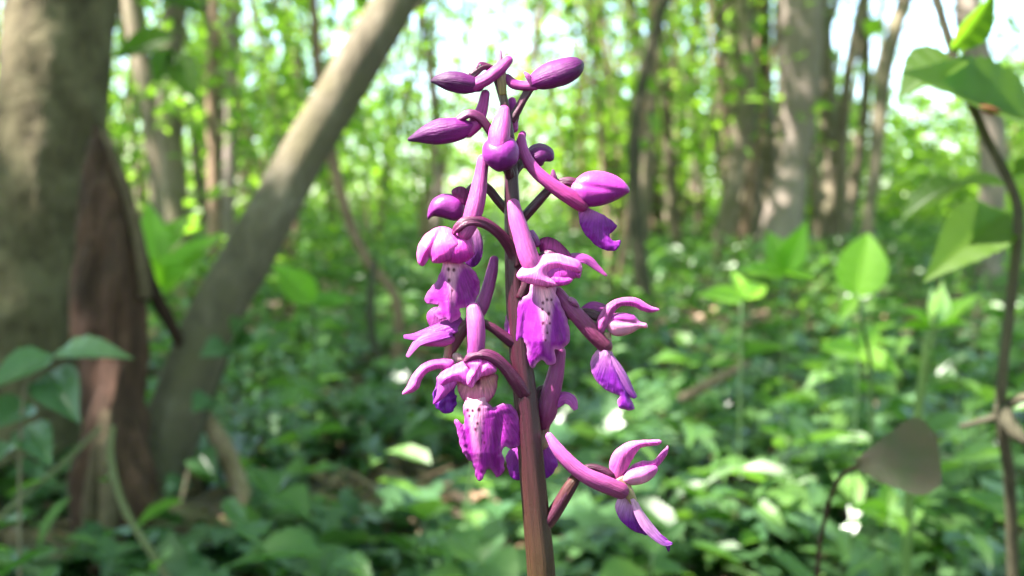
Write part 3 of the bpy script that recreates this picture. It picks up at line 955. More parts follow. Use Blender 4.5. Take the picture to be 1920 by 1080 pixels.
placed_leaf(br, (1892, 350), (1780, 330), .60, .60, LANCE, 60, BL, (0, -.4, .8), droop=.25, serr=.04, nu=26, var=.2)
placed_leaf(br, (1800, 345), (1686, 388), .60, .60, OVATE, 70, BL, (0, -.5, .8), droop=.3, serr=.04, nu=26, var=.3)
placed_leaf(br, (1900, 330), (1960, 300), .53, .52, OVATE, 60, BL, (0, -.5, .8), droop=.3, serr=.04, nu=26, var=.3)
# red blotch on the biggest leaf: a raised gall
gl = [(-.007, 0, 0), (-.003, .001, 0), (.002, 0, 0), (.006, -.001, 0)]
v_, f_ = tube_geo(gl, [.0008, .0026, .0024, .0006], 10, .3, 300, flat=.35)
gm, gt, go = new_mat('red_gall')
gb = N(gt, 'ShaderNodeBsdfPrincipled', Roughness=.6); gb.inputs['Base Color'].default_value = (.16, .03, .015, 1); gt.links.new(gb.outputs[0], go.inputs[0])
big_leaf = [c for c in br.children if c.name.startswith('leaf')][0]
gl = link('gall', py_mesh('gall', v_, f_), gm, big_leaf)
lv = big_leaf.data.vertices[15 * 9 + 6].co
gl.location = lv
# twiggy knot at the bramble's joint
for pts in ([(1872, 770, .57, .0035), (1905, 750, .56, .003), (1950, 740, .55, .0026)], [(1876, 780, .57, .003), (1840, 790, .575, .0022), (1800, 800, .58, .0014)], [(1880, 760, .565, .004), (1895, 800, .56, .0045), (1925, 830, .555, .003)]):
    q = [tuple(gp(a, b, c) - br.location) + (r,) for a, b, c, r in pts]
    link('side_twig', py_mesh('side_twig', *limb(q, 16, 8, .2, 120)), M['twig_dark'], br)

# dusky leaf on its reddish stem
b0 = gp(1530, 1100, .52)
du = empty('dusky_seedling', (b0.x, b0.y, 0))
tag(du, 'seedling with one dusky purple-grey leaf on a thin reddish stem', 'plant')
q = [tuple(gp(a, b, c) - du.location) + (r,) for a, b, c, r in [(1612, 872, .415, .0009), (1572, 900, .45, .0010), (1545, 980, .505, .0011), (1532, 1090, .52, .0013)]] + [(0, 0, .1, .0014), (0, .005, -.02, .0016)]
link('stem', py_mesh('stem', *limb(q, 30, 8, .08, 90)), M['bark_dark'], du)
placed_leaf(du, (1606, 872), (1762, 866), .415, .40, [.04, .17, .31, .42, .50, .50, .30], 150, M['leaf_dusky'], (-.25, -.75, .6), droop=.10, nu=26, serr=.02, curl=.8, label='dusky purple-grey leaf')

# tall pale stalk with whitish top
b0 = gp(1700, 1000, .86)
ta = empty('tall_herb', (b0.x, b0.y, 0))
tag(ta, 'tall pale green stalk with a whitish tuft of young leaves on top', 'plant')
q = [tuple(gp(a, b, c) - ta.location) + (r,) for a, b, c, r in [(1752, 580, .80, .0030), (1740, 640, .80, .0033), (1728, 720, .81, .0035), (1718, 800, .82, .0037), (1706, 900, .84, .004)]] + [(0, 0, .08, .0042), (0, .005, -.02, .0045)]
link('stem', py_mesh('stem', *limb(q, 30, 10, .03, 60)), M['pale_stem'], ta)
pale = leaf_mat('pale_bud', [(0, (.3, .4, .2, 1)), (1, (.5, .6, .38, 1))], trans=.45)
placed_leaf(ta, (1752, 610), (1768, 525), .80, .79, LANCE, 46, pale, (0, -1, .2), droop=.0)
placed_leaf(ta, (1752, 610), (1745, 540), .80, .81, LANCE, 36, pale, (.2, -1, .2), droop=.0)
for (tx, ty, wv) in ((1690, 570, 40), (1835, 545, 44), (1815, 600, 40), (1680, 610, 34)):
    placed_leaf(ta, (1752, 615), (tx, ty), .80, .78, LANCE, wv, M['leaf_lime'], (0, -.6, .8), droop=.1)

# round lime leaf shoot
b0 = gp(1640, 800, .95)
ro = empty('lime_seedling', (b0.x, b0.y, 0))
tag(ro, 'seedling with one broad rounded lime-green leaf standing upright', 'plant')
q = [tuple(gp(a, b, c) - ro.location) + (r,) for a, b, c, r in [(1606, 552, .9, .0018), (1620, 620, .9, .002), (1634, 720, .92, .0022)]] + [(0, 0, .1, .0024), (0, 0, -.02, .0026)]
link('stem', py_mesh('stem', *limb(q, 20, 8, .03, 60)), M['herb_stem'], ro)
placed_leaf(ro, (1604, 560), (1628, 436), .9, .9, ROUND, 84, M['leaf_lime'], (-.25, -1, .1), droop=.06, var=.9)
placed_leaf(ro, (1604, 556), (1575, 600), .9, .88, LANCE, 34, M['leaf_lime'], (0, -.6, .7), droop=.2, var=.6)

# broad-leaved seedlings beyond
def seedling(label, foot, d, leaves, r=.0013):
    b0 = gp(*foot, d)
    root = empty('broad_leaved_seedling', (b0.x, b0.y, ground_z(b0.x, b0.y)))
    tag(root, label, 'plant')
    cx, cy_ = leaves[0][0]
    top = gp(cx, cy_, d) - root.location
    link('stem', py_mesh('stem', *limb([(0, 0, -.02, r), tuple(top * .5) + (r * .9,), tuple(top) + (r * .7,)], 10, 8, .03)), M['herb_stem'], root)
    for (bx, by), (tx, ty), wv, dd in leaves:
        placed_leaf(root, (bx, by), (tx, ty), d, d + dd, OVATE, wv, M['leaf_lime'], (rh.uniform(-.3, .3), -.8, .5), droop=.08, var=rh.uniform(.1, .5))
    return root


seedling('seedling with upright broad green leaves in front of the thickest pale trunk', (1470, 640), 1.15, [((1470, 510), (1442, 430), 62, .02), ((1472, 510), (1512, 415), 52, -.02), ((1470, 515), (1390, 500), 40, -.06), ((1472, 515), (1530, 520), 44, -.05)])
seedling('seedling with narrow arching leaves close to the thin dark bent stem', (1390, 680), 1.05, [((1390, 560), (1312, 548), 40, -.05), ((1392, 560), (1440, 530), 40, .03), ((1392, 558), (1375, 500), 34, .04)])
seedling('seedling with wide-spread pale leaves under the tall pale stalk', (1600, 760), .95, [((1610, 660), (1540, 648), 44, -.04), ((1612, 660), (1690, 700), 46, -.05), ((1612, 656), (1650, 610), 40, .03)])
seedling('seedling with three glossy leaves at the foot of the bramble', (1660, 1040), .8, [((1665, 960), (1600, 950), 40, -.03), ((1665, 960), (1700, 1000), 44, -.04), ((1665, 955), (1660, 900), 36, .02)])
seedling('bright green sapling shoot next to the thin brown stem', (300, 640), 2.0, [((300, 500), (275, 375), 60, 0), ((300, 480), (350, 400), 60, .05), ((302, 520), (420, 430), 50, .05), ((300, 540), (255, 470), 50, -.05), ((302, 540), (360, 500), 60, -.04)])
seedling('dark broad leaves leaning between the leaning trunk and the orchid', (590, 680), 1.7, [((590, 570), (510, 490), 60, 0), ((592, 570), (605, 545), 50, .05), ((592, 575), (660, 560), 40, .04)])

# big soft leaves close by on the left
hb = gp(20, 900, .8)
hz = empty('hazel_shoot', (hb.x, hb.y, 0))
tag(hz, 'low hazel shoot with big dull green leaves beside the broken stump', 'plant')
q = [(0, 0, -.02, .0018), tuple(gp(40, 790, .82) - hz.location) + (.0015,), tuple(gp(80, 690, .84) - hz.location) + (.0012,), tuple(gp(120, 660, .85) - hz.location) + (.001,)]
link('stem', py_mesh('stem', *limb(q, 20, 8, .05, 60)), M['bark_far'], hz)
for a, b, wv, v in (((100, 668), (-30, 720), 78, .15), ((105, 664), (235, 650), 66, .25), ((90, 700), (140, 780), 90, .05), ((60, 760), (-30, 800), 80, .05), ((50, 800), (90, 860), 70, .3), ((30, 830), (-40, 880), 70, .3)):
    placed_leaf(hz, a, b, .84, .80, OVATE, wv, M['leaf_ivy'], (rh.uniform(-.2, .2), -.55, .8), droop=.15, var=v + .3, serr=.04, nu=24)
# leaves hanging from the leaning trunk's side shoot and over the top-left
hs = empty('climbing_ivy', tuple(gp(470, 640, 1.3)))
tag(hs, 'ivy climbing the leaning trunk with bluish-green leaves at knee height', 'ivy')
link('stem', py_mesh('stem', *limb([tuple(gp(a, b, c) - hs.location) + (.003,) for a, b, c in ((330, 990, 1.27), (360, 860, 1.32), (395, 760, 1.34), (430, 660, 1.345), (450, 600, 1.35))], 20, 8, .05, 60)), M['twig_dark'], hs)
for a, b, wv in (((430, 655), (375, 665), 60), ((440, 640), (455, 600), 70), ((432, 650), (480, 640), 60), ((400, 750), (360, 770), 60), ((370, 850), (400, 890), 60), ((350, 900), (310, 930), 56)):
    placed_leaf(hs, a, b, 1.33, 1.30, OVATE, wv, M['leaf_ivy'], (0, -.7, .7), droop=.1, var=.4)
hg = empty('hanging_branch', tuple(gp(250, -300, 1.9)))
tag(hg, 'leafy twig hanging beside the stout trunk with big dark green leaves', 'branch')
link('stem', py_mesh('stem', *limb([tuple(gp(a, b, 1.9) - hg.location) + (r,) for a, b, r in ((150, -700, .006), (220, -300, .005), (300, -60, .004), (330, 60, .003), (320, 115, .002))], 24, 8, .05, 40)), M['twig_dark'], hg)
for a, b, wv in (((320, 100), (372, 190), 64), ((325, 70), (200, 105), 60), ((300, -20), (380, 20), 60), ((318, 90), (290, 160), 46), ((290, -60), (220, -20), 60)):
    placed_leaf(hg, a, b, 1.9, 1.88, OVATE, wv, M['leaf_bramble'], (.2, -.8, .5), droop=.1, var=.1, serr=.03, nu=22)

# ------------------------------------------------------------------ the orchid
S = 0.2 / FPX                      # one photo pixel at the orchid, in metres
ob = P(1030, 1080, .2)
orc = empty('orchid', (ob.x, ob.y, ground_z(ob.x, ob.y)))
tag(orc, 'purple wild orchid in flower, tall spike on a dark maroon stem', 'orchid')
OL = Vector(orc.location)


def W3(x, y, wv):
    return P(x, y, .2 - wv * S) - OL


PIGK = .56


def set_pig(me, cols, vein=None, gain=(1.05, .80, .98)):
    a = me.attributes.new('pig', 'FLOAT_COLOR', 'POINT')
    c = np.asarray(cols, dtype=np.float32).copy()
    c[:, :3] = PIGK * c[:, :3] ** 1.27 * np.array(gain)
    a.data.foreach_set('color', c.ravel())
    if vein is not None:
        b = me.attributes.new('vein', 'FLOAT_VECTOR', 'POINT')
        b.data.foreach_set('vector', np.asarray(vein, dtype=np.float32).ravel())


def mixc(a, b, f):
    f = max(0, min(1, f))
    return tuple(a[i] * (1 - f) + b[i] * f for i in range(3)) + (1,)


PINK = lin(203, 92, 198)
MAGENTA = lin(178, 62, 168)
VIOLET = lin(158, 54, 164)
MAUVE = lin(182, 88, 166)
PALE = lin(226, 168, 220)
CREAM = lin(232, 190, 214)
BUD = lin(112, 30, 118)
BUDD = lin(86, 16, 94)
MAROON = lin(88, 36, 60)
OVARY = lin(104, 42, 84)
OLIVE = lin(92, 78, 50)
GREENISH = lin(186, 190, 138)
SPOT = lin(104, 18, 78)


def otube(name, pts, c0, c1, parent, n=28, nseg=18, groove=(0, 0, 0), mat='petal', rough=.0, flat=1.0, cpow=1.0, round_end=True, round_start=False):
    """pts (x,y,w,r) in pixels; colour c0->c1"""
    q = catmull(pts, n)
    q[:, 3] = np.maximum(q[:, 3], .6)
    path = q[:, :3].tolist(); rad = q[:, 3].tolist()
    cf = [i / n for i in range(n + 1)]
    if round_end or round_start:
        def capped(path, rad, cf):
            p = np.array(path[-1]); t_ = p - np.array(path[-2]); t_ /= np.linalg.norm(t_); r = rad[-1]
            for a in (25, 50, 70, 84):
                path.append((p + t_ * r * math.sin(R(a))).tolist()); rad.append(r * math.cos(R(a))); cf.append(cf[-1])
        if round_end: capped(path, rad, cf)
        if round_start:
            path.reverse(); rad.reverse(); cf.reverse(); capped(path, rad, cf); path.reverse(); rad.reverse(); cf.reverse()
    v, f = tube_geo(path, rad, nseg, rough, .03, groove=groove, flat=flat)
    cols = []
    for i in range(len(path)):
        c = mixc(c0, c1, cf[i] ** cpow)
        cols += [c] * nseg
    cols += [mixc(c0, c1, 0), mixc(c0, c1, 1)]
    al = np.concatenate([[0], np.cumsum(np.linalg.norm(np.diff(np.array(path), axis=0), axis=1))])
    rm = max(rad)
    vn = [(math.cos(6.2832 * j / nseg) * rm * .32 + pts[0][0], math.sin(6.2832 * j / nseg) * rm * .32, al[i] * .03) for i in range(len(path)) for j in range(nseg)] + [(pts[0][0], 0, 0), (pts[0][0], 0, al[-1] * .03)]
    me = py_mesh(name, [W3(*a) for a in v], [tuple(reversed(ff)) for ff in f])
    set_pig(me, cols, vn, gain=(1.05, .80, .98) if mat != 'stalk' else (1.0, .88, .95))
    return link(name, me, M[mat], parent)


def flower_root(name, pts, c0=MAROON, c1=OVARY, groove=(.26, 3, 0, .17), n=30):
    """the ovary stalk is the flower's own mesh; everything else hangs on it"""
    return otube(name, pts, c0, c1, orc, n=n, nseg=20, groove=groove, mat='stalk')


def spur(parent, pts, c0=MAUVE, c1=MAUVE):
    return otube('spur', pts, c0, c1, parent, n=30, nseg=20, flat=1.0, rough=.05, round_end=True, round_start=True)


def sheet(name, outline, wfun, pig, parent, step=3.0, thick=1.2, n_out=None, ruffle=0.0, seed=0.0, smooth_out=True):
    """thin curved petal with a traced outline; wfun(x,y)->depth in px (towards camera)"""
    if smooth_out:
        per = sum(math.dist(outline[i], outline[i - 1]) for i in range(len(outline)))
        o2 = catmull(outline, int(per / step), closed=True)
    else: o2 = np.array(outline, float)
    if ruffle:
        o2 = np.array([[x + ruffle * noise.noise(Vector((x * .09, y * .09, seed))), y + ruffle * noise.noise(Vector((x * .09, y * .09, seed + 9)))] for x, y in o2])
    vs, ed = [], []
    m_ = len(o2)
    for i in range(m_):
        vs.append(Vector((o2[i][0], o2[i][1]))); ed.append((i, (i + 1) % m_))
    x0, y0 = o2.min(0); x1, y1 = o2.max(0)
    yy = y0; r_ = 0
    while yy < y1:
        xx = x0 + (step * .5 if r_ % 2 else 0)
        while xx < x1:
            d2 = ((o2[:, 0] - xx) ** 2 + (o2[:, 1] - yy) ** 2).min()
            if d2 > (step * .6) ** 2: vs.append(Vector((xx, yy)))
            xx += step
        yy += step * .87; r_ += 1
    co, _, fc, *_r = delaunay_2d_cdt(vs, ed, [list(range(m_))], 1, 1e-4)
    def edge_d(x, y): return math.sqrt(((o2[:, 0] - x) ** 2 + (o2[:, 1] - y) ** 2).min())
    V3, cols = [], []
    for c in co:
        e = edge_d(c.x, c.y)
        wv = wfun(c.x, c.y, e)
        if ruffle: wv += ruffle * 1.7 * noise.noise(Vector((c.x * .11, c.y * .11, seed + 4))) * math.exp(-e / 9)
        V3.append(W3(c.x, c.y, wv)); cols.append(pig(c.x, c.y, e))
    fs = []
    for f in fc:
        a, b, c = (co[f[k]] for k in range(3))
        ar = (b.x - a.x) * (c.y - a.y) - (c.x - a.x) * (b.y - a.y)
        fs.append(tuple(f) if ar < 0 else tuple(reversed(f)))
    me = py_mesh(name, V3, fs)
    bx, by = float(o2[:, 0].mean()), float(y0) - 45
    vn = [(math.atan2(c.x - bx, c.y - by) * 24, math.hypot(c.x - bx, c.y - by) * .03, bx) for c in co]
    set_pig(me, cols, vn, gain=(1.8, 1.6, 1.62))
    o = link(name, me, M['thin'], parent)
    md = o.modifiers.new('thickness', 'SOLIDIFY')
    md.thickness = thick * S; md.offset = -1
    return o


def pillow(name, outline, base, front, back, rim, pig, parent, step=3.2, crease=None):
    """hollow-looking cap: traced outline, bulging to the front and to the back"""
    per = sum(math.dist(outline[i], outline[i - 1]) for i in range(len(outline)))
    o2 = catmull(outline, int(per / step), closed=True)
    m_ = len(o2)
    vs = [Vector((a, b)) for a, b in o2]; ed = [(i, (i + 1) % m_) for i in range(m_)]
    x0, y0 = o2.min(0); x1, y1 = o2.max(0)
    yy = y0; r_ = 0
    while yy < y1:
        xx = x0 + (step * .5 if r_ % 2 else 0)
        while xx < x1:
            d2 = ((o2[:, 0] - xx) ** 2 + (o2[:, 1] - yy) ** 2).min()
            if d2 > (step * .6) ** 2: vs.append(Vector((xx, yy)))
            xx += step
        yy += step * .87; r_ += 1
    co, _, fc, *_r = delaunay_2d_cdt(vs, ed, [list(range(m_))], 1, 1e-4)
    V3, cols, back_i = [], [], {}
    D = []
    for i, c in enumerate(co):
        e = math.sqrt(((o2[:, 0] - c.x) ** 2 + (o2[:, 1] - c.y) ** 2).min())
        D.append(e)
        g_ = math.sqrt(max(0, 1 - (1 - min(e / rim, 1)) ** 2))
        wv = base(c.x, c.y) + front * g_
        if crease: wv += crease(c.x, c.y) * g_
        V3.append(W3(c.x, c.y, wv)); cols.append(pig(c.x, c.y, e))
    for i, c in enumerate(co):
        if D[i] < 1e-3: back_i[i] = i; continue
        g_ = math.sqrt(max(0, 1 - (1 - min(D[i] / rim, 1)) ** 2))
        back_i[i] = len(V3)
        V3.append(W3(c.x, c.y, base(c.x, c.y) - back * g_)); cols.append(pig(c.x, c.y, D[i]))
    fs = []
    for f in fc:
        a, b, c = (co[f[k]] for k in range(3))
        ar = (b.x - a.x) * (c.y - a.y) - (c.x - a.x) * (b.y - a.y)
        f = tuple(f) if ar < 0 else tuple(reversed(f))
        fs.append(f); fs.append(tuple(back_i[k] for k in reversed(f)))
    me = py_mesh(name, V3, fs)
    bx, by = float(o2[:, 0].min()) - 40, float(o2[:, 1].mean())
    vn = [(math.atan2(v_.z * 1e4, 100) * 20 + .25 * cols_i, v_.x * 300, bx) for v_, cols_i in ((W_, 0) for W_ in V3)]
    set_pig(me, cols, vn)
    return link(name, me, M['petal'], parent)


def dome(name, outline, w0, bulge, pig, parent, soft=10.0, tilt=(0, 0), fold=None, thick=1.4, ruffle=0.8, seed=1.0):
    """one petal of a hood: thin shell, domed towards the camera, crisp edge"""
    cx = sum(p[0] for p in outline) / len(outline); cy = sum(p[1] for p in outline) / len(outline)
    def wf(x, y, e):
        wv = w0 + bulge * (1 - math.exp(-e / soft)) + tilt[0] * (x - cx) + tilt[1] * (y - cy)
        return wv + (fold(x, y) if fold else 0)
    return sheet(name, outline, wf, pig, parent, step=2.8, thick=thick, ruffle=ruffle, seed=seed)


def petal(name, pts, parent, c0, c1, facing=(0, 0, 1), cup=.35, thick=1.1, n=30, nw=7, twist=0.0, edge=None):
    """strip petal; pts (x,y,w,halfwidth) in pixels; facing: its outer face (x right, y down, w to camera)"""
    q = catmull(pts, n)
    tan = np.gradient(q[:, :3], axis=0); tan = unit(tan)
    V3, cols = [], []
    fv = np.array(facing, float)
    for i in range(n + 1):
        f2 = fv - tan[i] * fv.dot(tan[i]); f2 /= np.linalg.norm(f2) + 1e-9
        sd = np.cross(tan[i], f2)
        if twist:
            a = twist * i / n
            sd, f2 = sd * math.cos(a) + f2 * math.sin(a), f2 * math.cos(a) - sd * math.sin(a)
        hw = max(q[i, 3], .5) * (1.18 if name == 'sepal' else 1)
        for j in range(-nw, nw + 1):
            s = j / nw
            p = q[i, :3] + sd * s * hw - f2 * abs(s) ** 1.4 * hw * cup * .8 + f2 * .5 * noise.noise(Vector((i * .35, j * .4, pts[0][0])))
            V3.append(W3(*p))
            c = mixc(c0, c1, i / n)
            if edge: c = mixc(c, edge, max(0, abs(s) - .55) * 1.6)
            cols.append(c)
    k = 2 * nw + 1
    F = [(i * k + j, (i + 1) * k + j, (i + 1) * k + j + 1, i * k + j + 1) for i in range(n) for j in range(k - 1)]
    me = py_mesh(name, V3, F)
    al = np.concatenate([[0], np.cumsum(np.linalg.norm(np.diff(q[:, :3], axis=0), axis=1))])
    vn = [((j / nw) * max(q[:, 3]) * .32, al[i] * .03, pts[0][0]) for i in range(n + 1) for j in range(-nw, nw + 1)]
    set_pig(me, cols, vn, gain=(1.5, 1.3, 1.5))
    o = link(name, me, M['thin'], parent)
    md = o.modifiers.new('thickness', 'SOLIDIFY')
    md.thickness = thick * S; md.offset = 0
    return o


def bud_body(parent, pts, c0=BUD, c1=BUDD, name='bud_cap', groove=(.10, 3, .6)):
    return otube(name, pts, c0, c1, parent, n=40, nseg=30, groove=groove, rough=.05, round_end=False, round_start=True, mat='bud')


def lip_pig(cx, top, half, length, spots, edge_pale=.35, side=VIOLET):
    """white throat fading to violet lobes, dark spots down the middle"""
    def f(x, y, e):
        v = (y - top) / length
        u = abs(x - cx - (y - top) * 0.03) / half * 1.25
        k = min(1, max(0, v - .12) * 1.25 + min(1.3, max(0, u - .13) * 2.6) * (.3 + 1.2 * min(1, v * 2)))
        k += .10 * noise.noise(Vector((x * .12, y * .05, cx)))
        c = mixc(CREAM, side, k)
        if e < 9: c = mixc(c, PALE, edge_pale * (1 - e / 9))
        for sx, sy, sr in spots:
            d = math.hypot((x - sx), (y - sy) * .75)
            if d < sr * 1.5: c = mixc(SPOT, c, max(0, d / sr - .45) * 1.6)
        return c
    return f


# stem ---------------------------------------------------------------
st = [(938, 138, 0, 4), (941, 165, 0, 7), (949, 215, 0, 10), (957, 290, 0, 12.5), (960, 370, 0, 15), (963, 450, 0, 18), (968, 560, 0, 21), (976, 660, 0, 22.5), (986, 750, 0, 24), (996, 860, 0, 25.5), (1006, 970, 0, 27), (1016, 1090, 0, 28.5)]
gd = OL
q = [tuple(W3(a, b, c)) + (r * S,) for a, b, c, r in reversed(st)]
foot = Vector((0.0, 0.004, -.02)); e0 = Vector(q[0][:3])
low = [tuple(foot.lerp(e0, k / 24)) + (.0046 - .0016 * k / 24,) for k in range(24)]
qq = catmull(low + q, 175)
v, f = tube_geo(qq[:, :3], qq[:, 3] * .95, 40, 0, 1, groove=(.07, 7, 0, .012))
me = py_mesh('stem', v, f)
cols = []
for p in list(qq) + [qq[0], qq[-1]]:
    z = p[2] + OL.z
    py = 540 - (z - P(960, 540, .2).z) / S
    c = mixc(lin(104, 44, 78), MAROON, (py - 200) / 300)
    if py > 760: c = mixc(c, OLIVE, (py - 760) / 380)
    if py < 200: c = mixc(c, lin(150, 150, 90), (200 - py) / 40)
    cols += [c] * (40 if len(cols) < 40 * len(qq) else 1)
vn = [(math.cos(6.2832 * j / 40) * 6, math.sin(6.2832 * j / 40) * 6, i * .25) for i in range(len(qq)) for j in range(40)] + [(0, 0, 0), (0, 0, 9)]
set_pig(me, cols, vn, gain=(1, .95, 1))
link('stem', me, M['stalk'], orc)
petal('bract', [(943, 178, 8, 7), (940, 140, 10, 9), (938, 112, 8, 5), (939, 93, 6, 1)], orc, lin(176, 170, 110), lin(214, 150, 200), (0, -.3, 1), cup=.5)

# A: top left bud
fl = flower_root('bud', [(944, 196, -4, 6), (934, 158, -8, 6.5), (922, 128, -6, 6.5), (905, 126, 0, 6.5), (886, 140, 4, 8)], c0=lin(120, 60, 96))
bud_body(fl, [(896, 161, 6, 12), (882, 158, 7, 18), (862, 154, 8, 21), (840, 151, 9, 19), (822, 150, 9, 12), (808, 152, 9, 3)], lin(126, 42, 128), BUDD)
spur(fl, [(888, 160, 8, 13), (912, 148, 10, 12.5), (936, 130, 8, 12), (953, 113, 4, 9)])
petal('bract', [(926, 150, -2, 6), (915, 126, 2, 6), (900, 118, 5, 3), (893, 128, 8, 1)], fl, OVARY, lin(150, 80, 130), (-.3, -.6, .8))
# B: top right bud
fl = flower_root('bud', [(958, 226, -6, 9), (972, 204, -4, 8.5), (985, 180, 0, 8.5), (996, 160, 4, 9)], c0=lin(112, 56, 88))
bud_body(fl, [(994, 160, 8, 9), (1006, 152, 8, 18), (1028, 143, 9, 25), (1052, 135, 10, 26), (1074, 126, 10, 22), (1087, 120, 10, 14), (1093, 117, 10, 5)], lin(158, 56, 156), BUDD, groove=(.06, 3, 1))
spur(fl, [(1002, 160, 8, 10), (982, 161, 6, 9.5), (963, 157, 3, 10), (951, 146, 0, 8)], MAUVE, lin(150, 60, 142))
petal('bract', [(998, 160, 20, 4), (990, 143, 22, 5), (983, 135, 18, 2)], fl, lin(160, 90, 150), lin(190, 120, 180), (0, -.3, 1))
# C: left bud, second row
fl = flower_root('bud', [(930, 268, 6, 8), (918, 244, 12, 8.5), (900, 221, 16, 9), (880, 214, 18, 9.5), (864, 222, 18, 8), (850, 232, 16, 6)], c0=lin(110, 50, 90), c1=lin(140, 62, 128))
bud_body(fl, [(886, 236, 8, 10), (868, 240, 9, 20), (845, 243, 10, 24.5), (820, 247, 10, 25), (797, 252, 10, 18), (778, 258, 10, 9), (765, 262, 10, 3)], lin(150, 54, 150), lin(104, 28, 112))
spur(fl, [(878, 246, 6, 13), (894, 228, 2, 14), (904, 204, -2, 11.5), (910, 176, -6, 8.5)])
# small spur behind the stem near the top
fl = flower_root('bud', [(952, 262, -14, 6), (962, 238, -18, 6), (968, 220, -20, 6)])
spur(fl, [(962, 240, -22, 10), (962, 208, -20, 9), (960, 190, -18, 8)], MAUVE, PINK)
# D: front bud facing the camera
fl = flower_root('bud', [(956, 330, 10, 10), (950, 312, 24, 10), (944, 296, 40, 10)])
spur(fl, [(934, 286, 58, 21), (936, 256, 52, 21), (941, 230, 42, 17), (945, 208, 34, 11)], lin(188, 92, 172), lin(204, 112, 186))
pillow('bud_cap', [(904, 282), (910, 266), (926, 256), (944, 254), (962, 260), (972, 276), (972, 298), (962, 314), (946, 320), (934, 322), (920, 314), (908, 302)],
       lambda x, y: 48 + .1 * (y - 285), 34, 26, 36, lambda x, y, e: mixc(lin(172, 74, 178), lin(120, 36, 130), (y - 272) / 40), fl)
# E: bud behind right
fl = flower_root('bud', [(962, 330, -14, 9), (976, 308, -24, 9), (990, 298, -34, 9)])
bud_body(fl, [(984, 304, -36, 12), (998, 296, -38, 20), (1012, 290, -38, 22), (1026, 291, -38, 17), (1036, 299, -38, 6)], lin(146, 56, 146), lin(120, 40, 126))
spur(fl, [(984, 304, -34, 11), (974, 276, -32, 9), (980, 252, -30, 7)])

# F: opening flower, right --------------------------------------------
fl = flower_root('flower', [(978, 412, -2, 10), (1000, 388, 0, 9.5), (1022, 364, 4, 9), (1042, 346, 8, 8), (1066, 340, 10, 9), (1084, 346, 10, 10)], c0=lin(92, 40, 76), c1=lin(116, 40, 96))
spur(fl, [(978, 256, 8, 7), (984, 288, 16, 10), (1002, 318, 22, 12), (1034, 346, 26, 13), (1064, 366, 26, 15), (1090, 384, 22, 14)], lin(196, 112, 186), lin(170, 70, 140))
petal('bract', [(1040, 348, 14, 7), (1038, 334, 18, 7), (1037, 318, 16, 2)], fl, OVARY, lin(170, 104, 160), (0, -.2, 1))
pillow('hood', [(1070, 352), (1082, 334), (1102, 322), (1128, 321), (1152, 328), (1170, 340), (1181, 356), (1172, 366), (1150, 378), (1126, 386), (1104, 388), (1088, 384), (1076, 370)],
       lambda x, y: 14, 26, 26, 30, lambda x, y, e: mixc(mixc(lin(206, 96, 204), lin(160, 48, 160), (y - 345 + (x - 1120) * .25) / 36), lin(216, 150, 200), max(0, 1 - (x - 1070) / 26)), fl,
       crease=lambda x, y: -2.5 * math.exp(-((y - 350 - (x - 1110) * .16) / 5) ** 2))
sheet('lip', [(1088, 386), (1096, 384), (1112, 394), (1130, 402), (1148, 414), (1157, 424), (1150, 434), (1143, 440), (1146, 450), (1152, 452), (1163, 450), (1160, 464), (1150, 471), (1138, 470), (1120, 462), (1104, 448), (1092, 432), (1086, 414), (1085, 398)],
      lambda x, y, e: 10 + .30 * min(e, 14) + (x - 1110) * .10, lambda x, y, e: mixc(lin(206, 140, 206), lin(146, 52, 168), (y - 388) / 30), fl, ruffle=2)

# G: half hidden bud, left behind --------------------------------------
fl = flower_root('flower', [(956, 400, -8, 9), (936, 378, -16, 9), (916, 354, -22, 9), (896, 346, -26, 8), (876, 362, -28, 8), (868, 380, -28, 9)])
pillow('hood', [(802, 412), (803, 392), (812, 374), (830, 364), (850, 364), (866, 372), (872, 390), (866, 410), (850, 414), (828, 408), (812, 406)],
       lambda x, y: -26, 20, 20, 24, lambda x, y, e: mixc(lin(164, 74, 166), lin(130, 48, 134), (y - 370) / 40), fl)
sheet('lip', [(872, 418), (890, 424), (902, 440), (906, 462), (902, 486), (892, 499), (880, 500), (870, 488), (866, 460), (866, 436)],
      lambda x, y, e: -14 + .35 * min(e, 14), lambda x, y, e: mixc(lin(196, 150, 196), lin(126, 58, 150), (y - 430) / 46), fl)
sheet('sepal', [(846, 360), (858, 350), (872, 352), (880, 366), (874, 384), (860, 378)], lambda x, y, e: -14 + .4 * min(e, 10), lambda x, y, e: lin(136, 60, 124), fl)

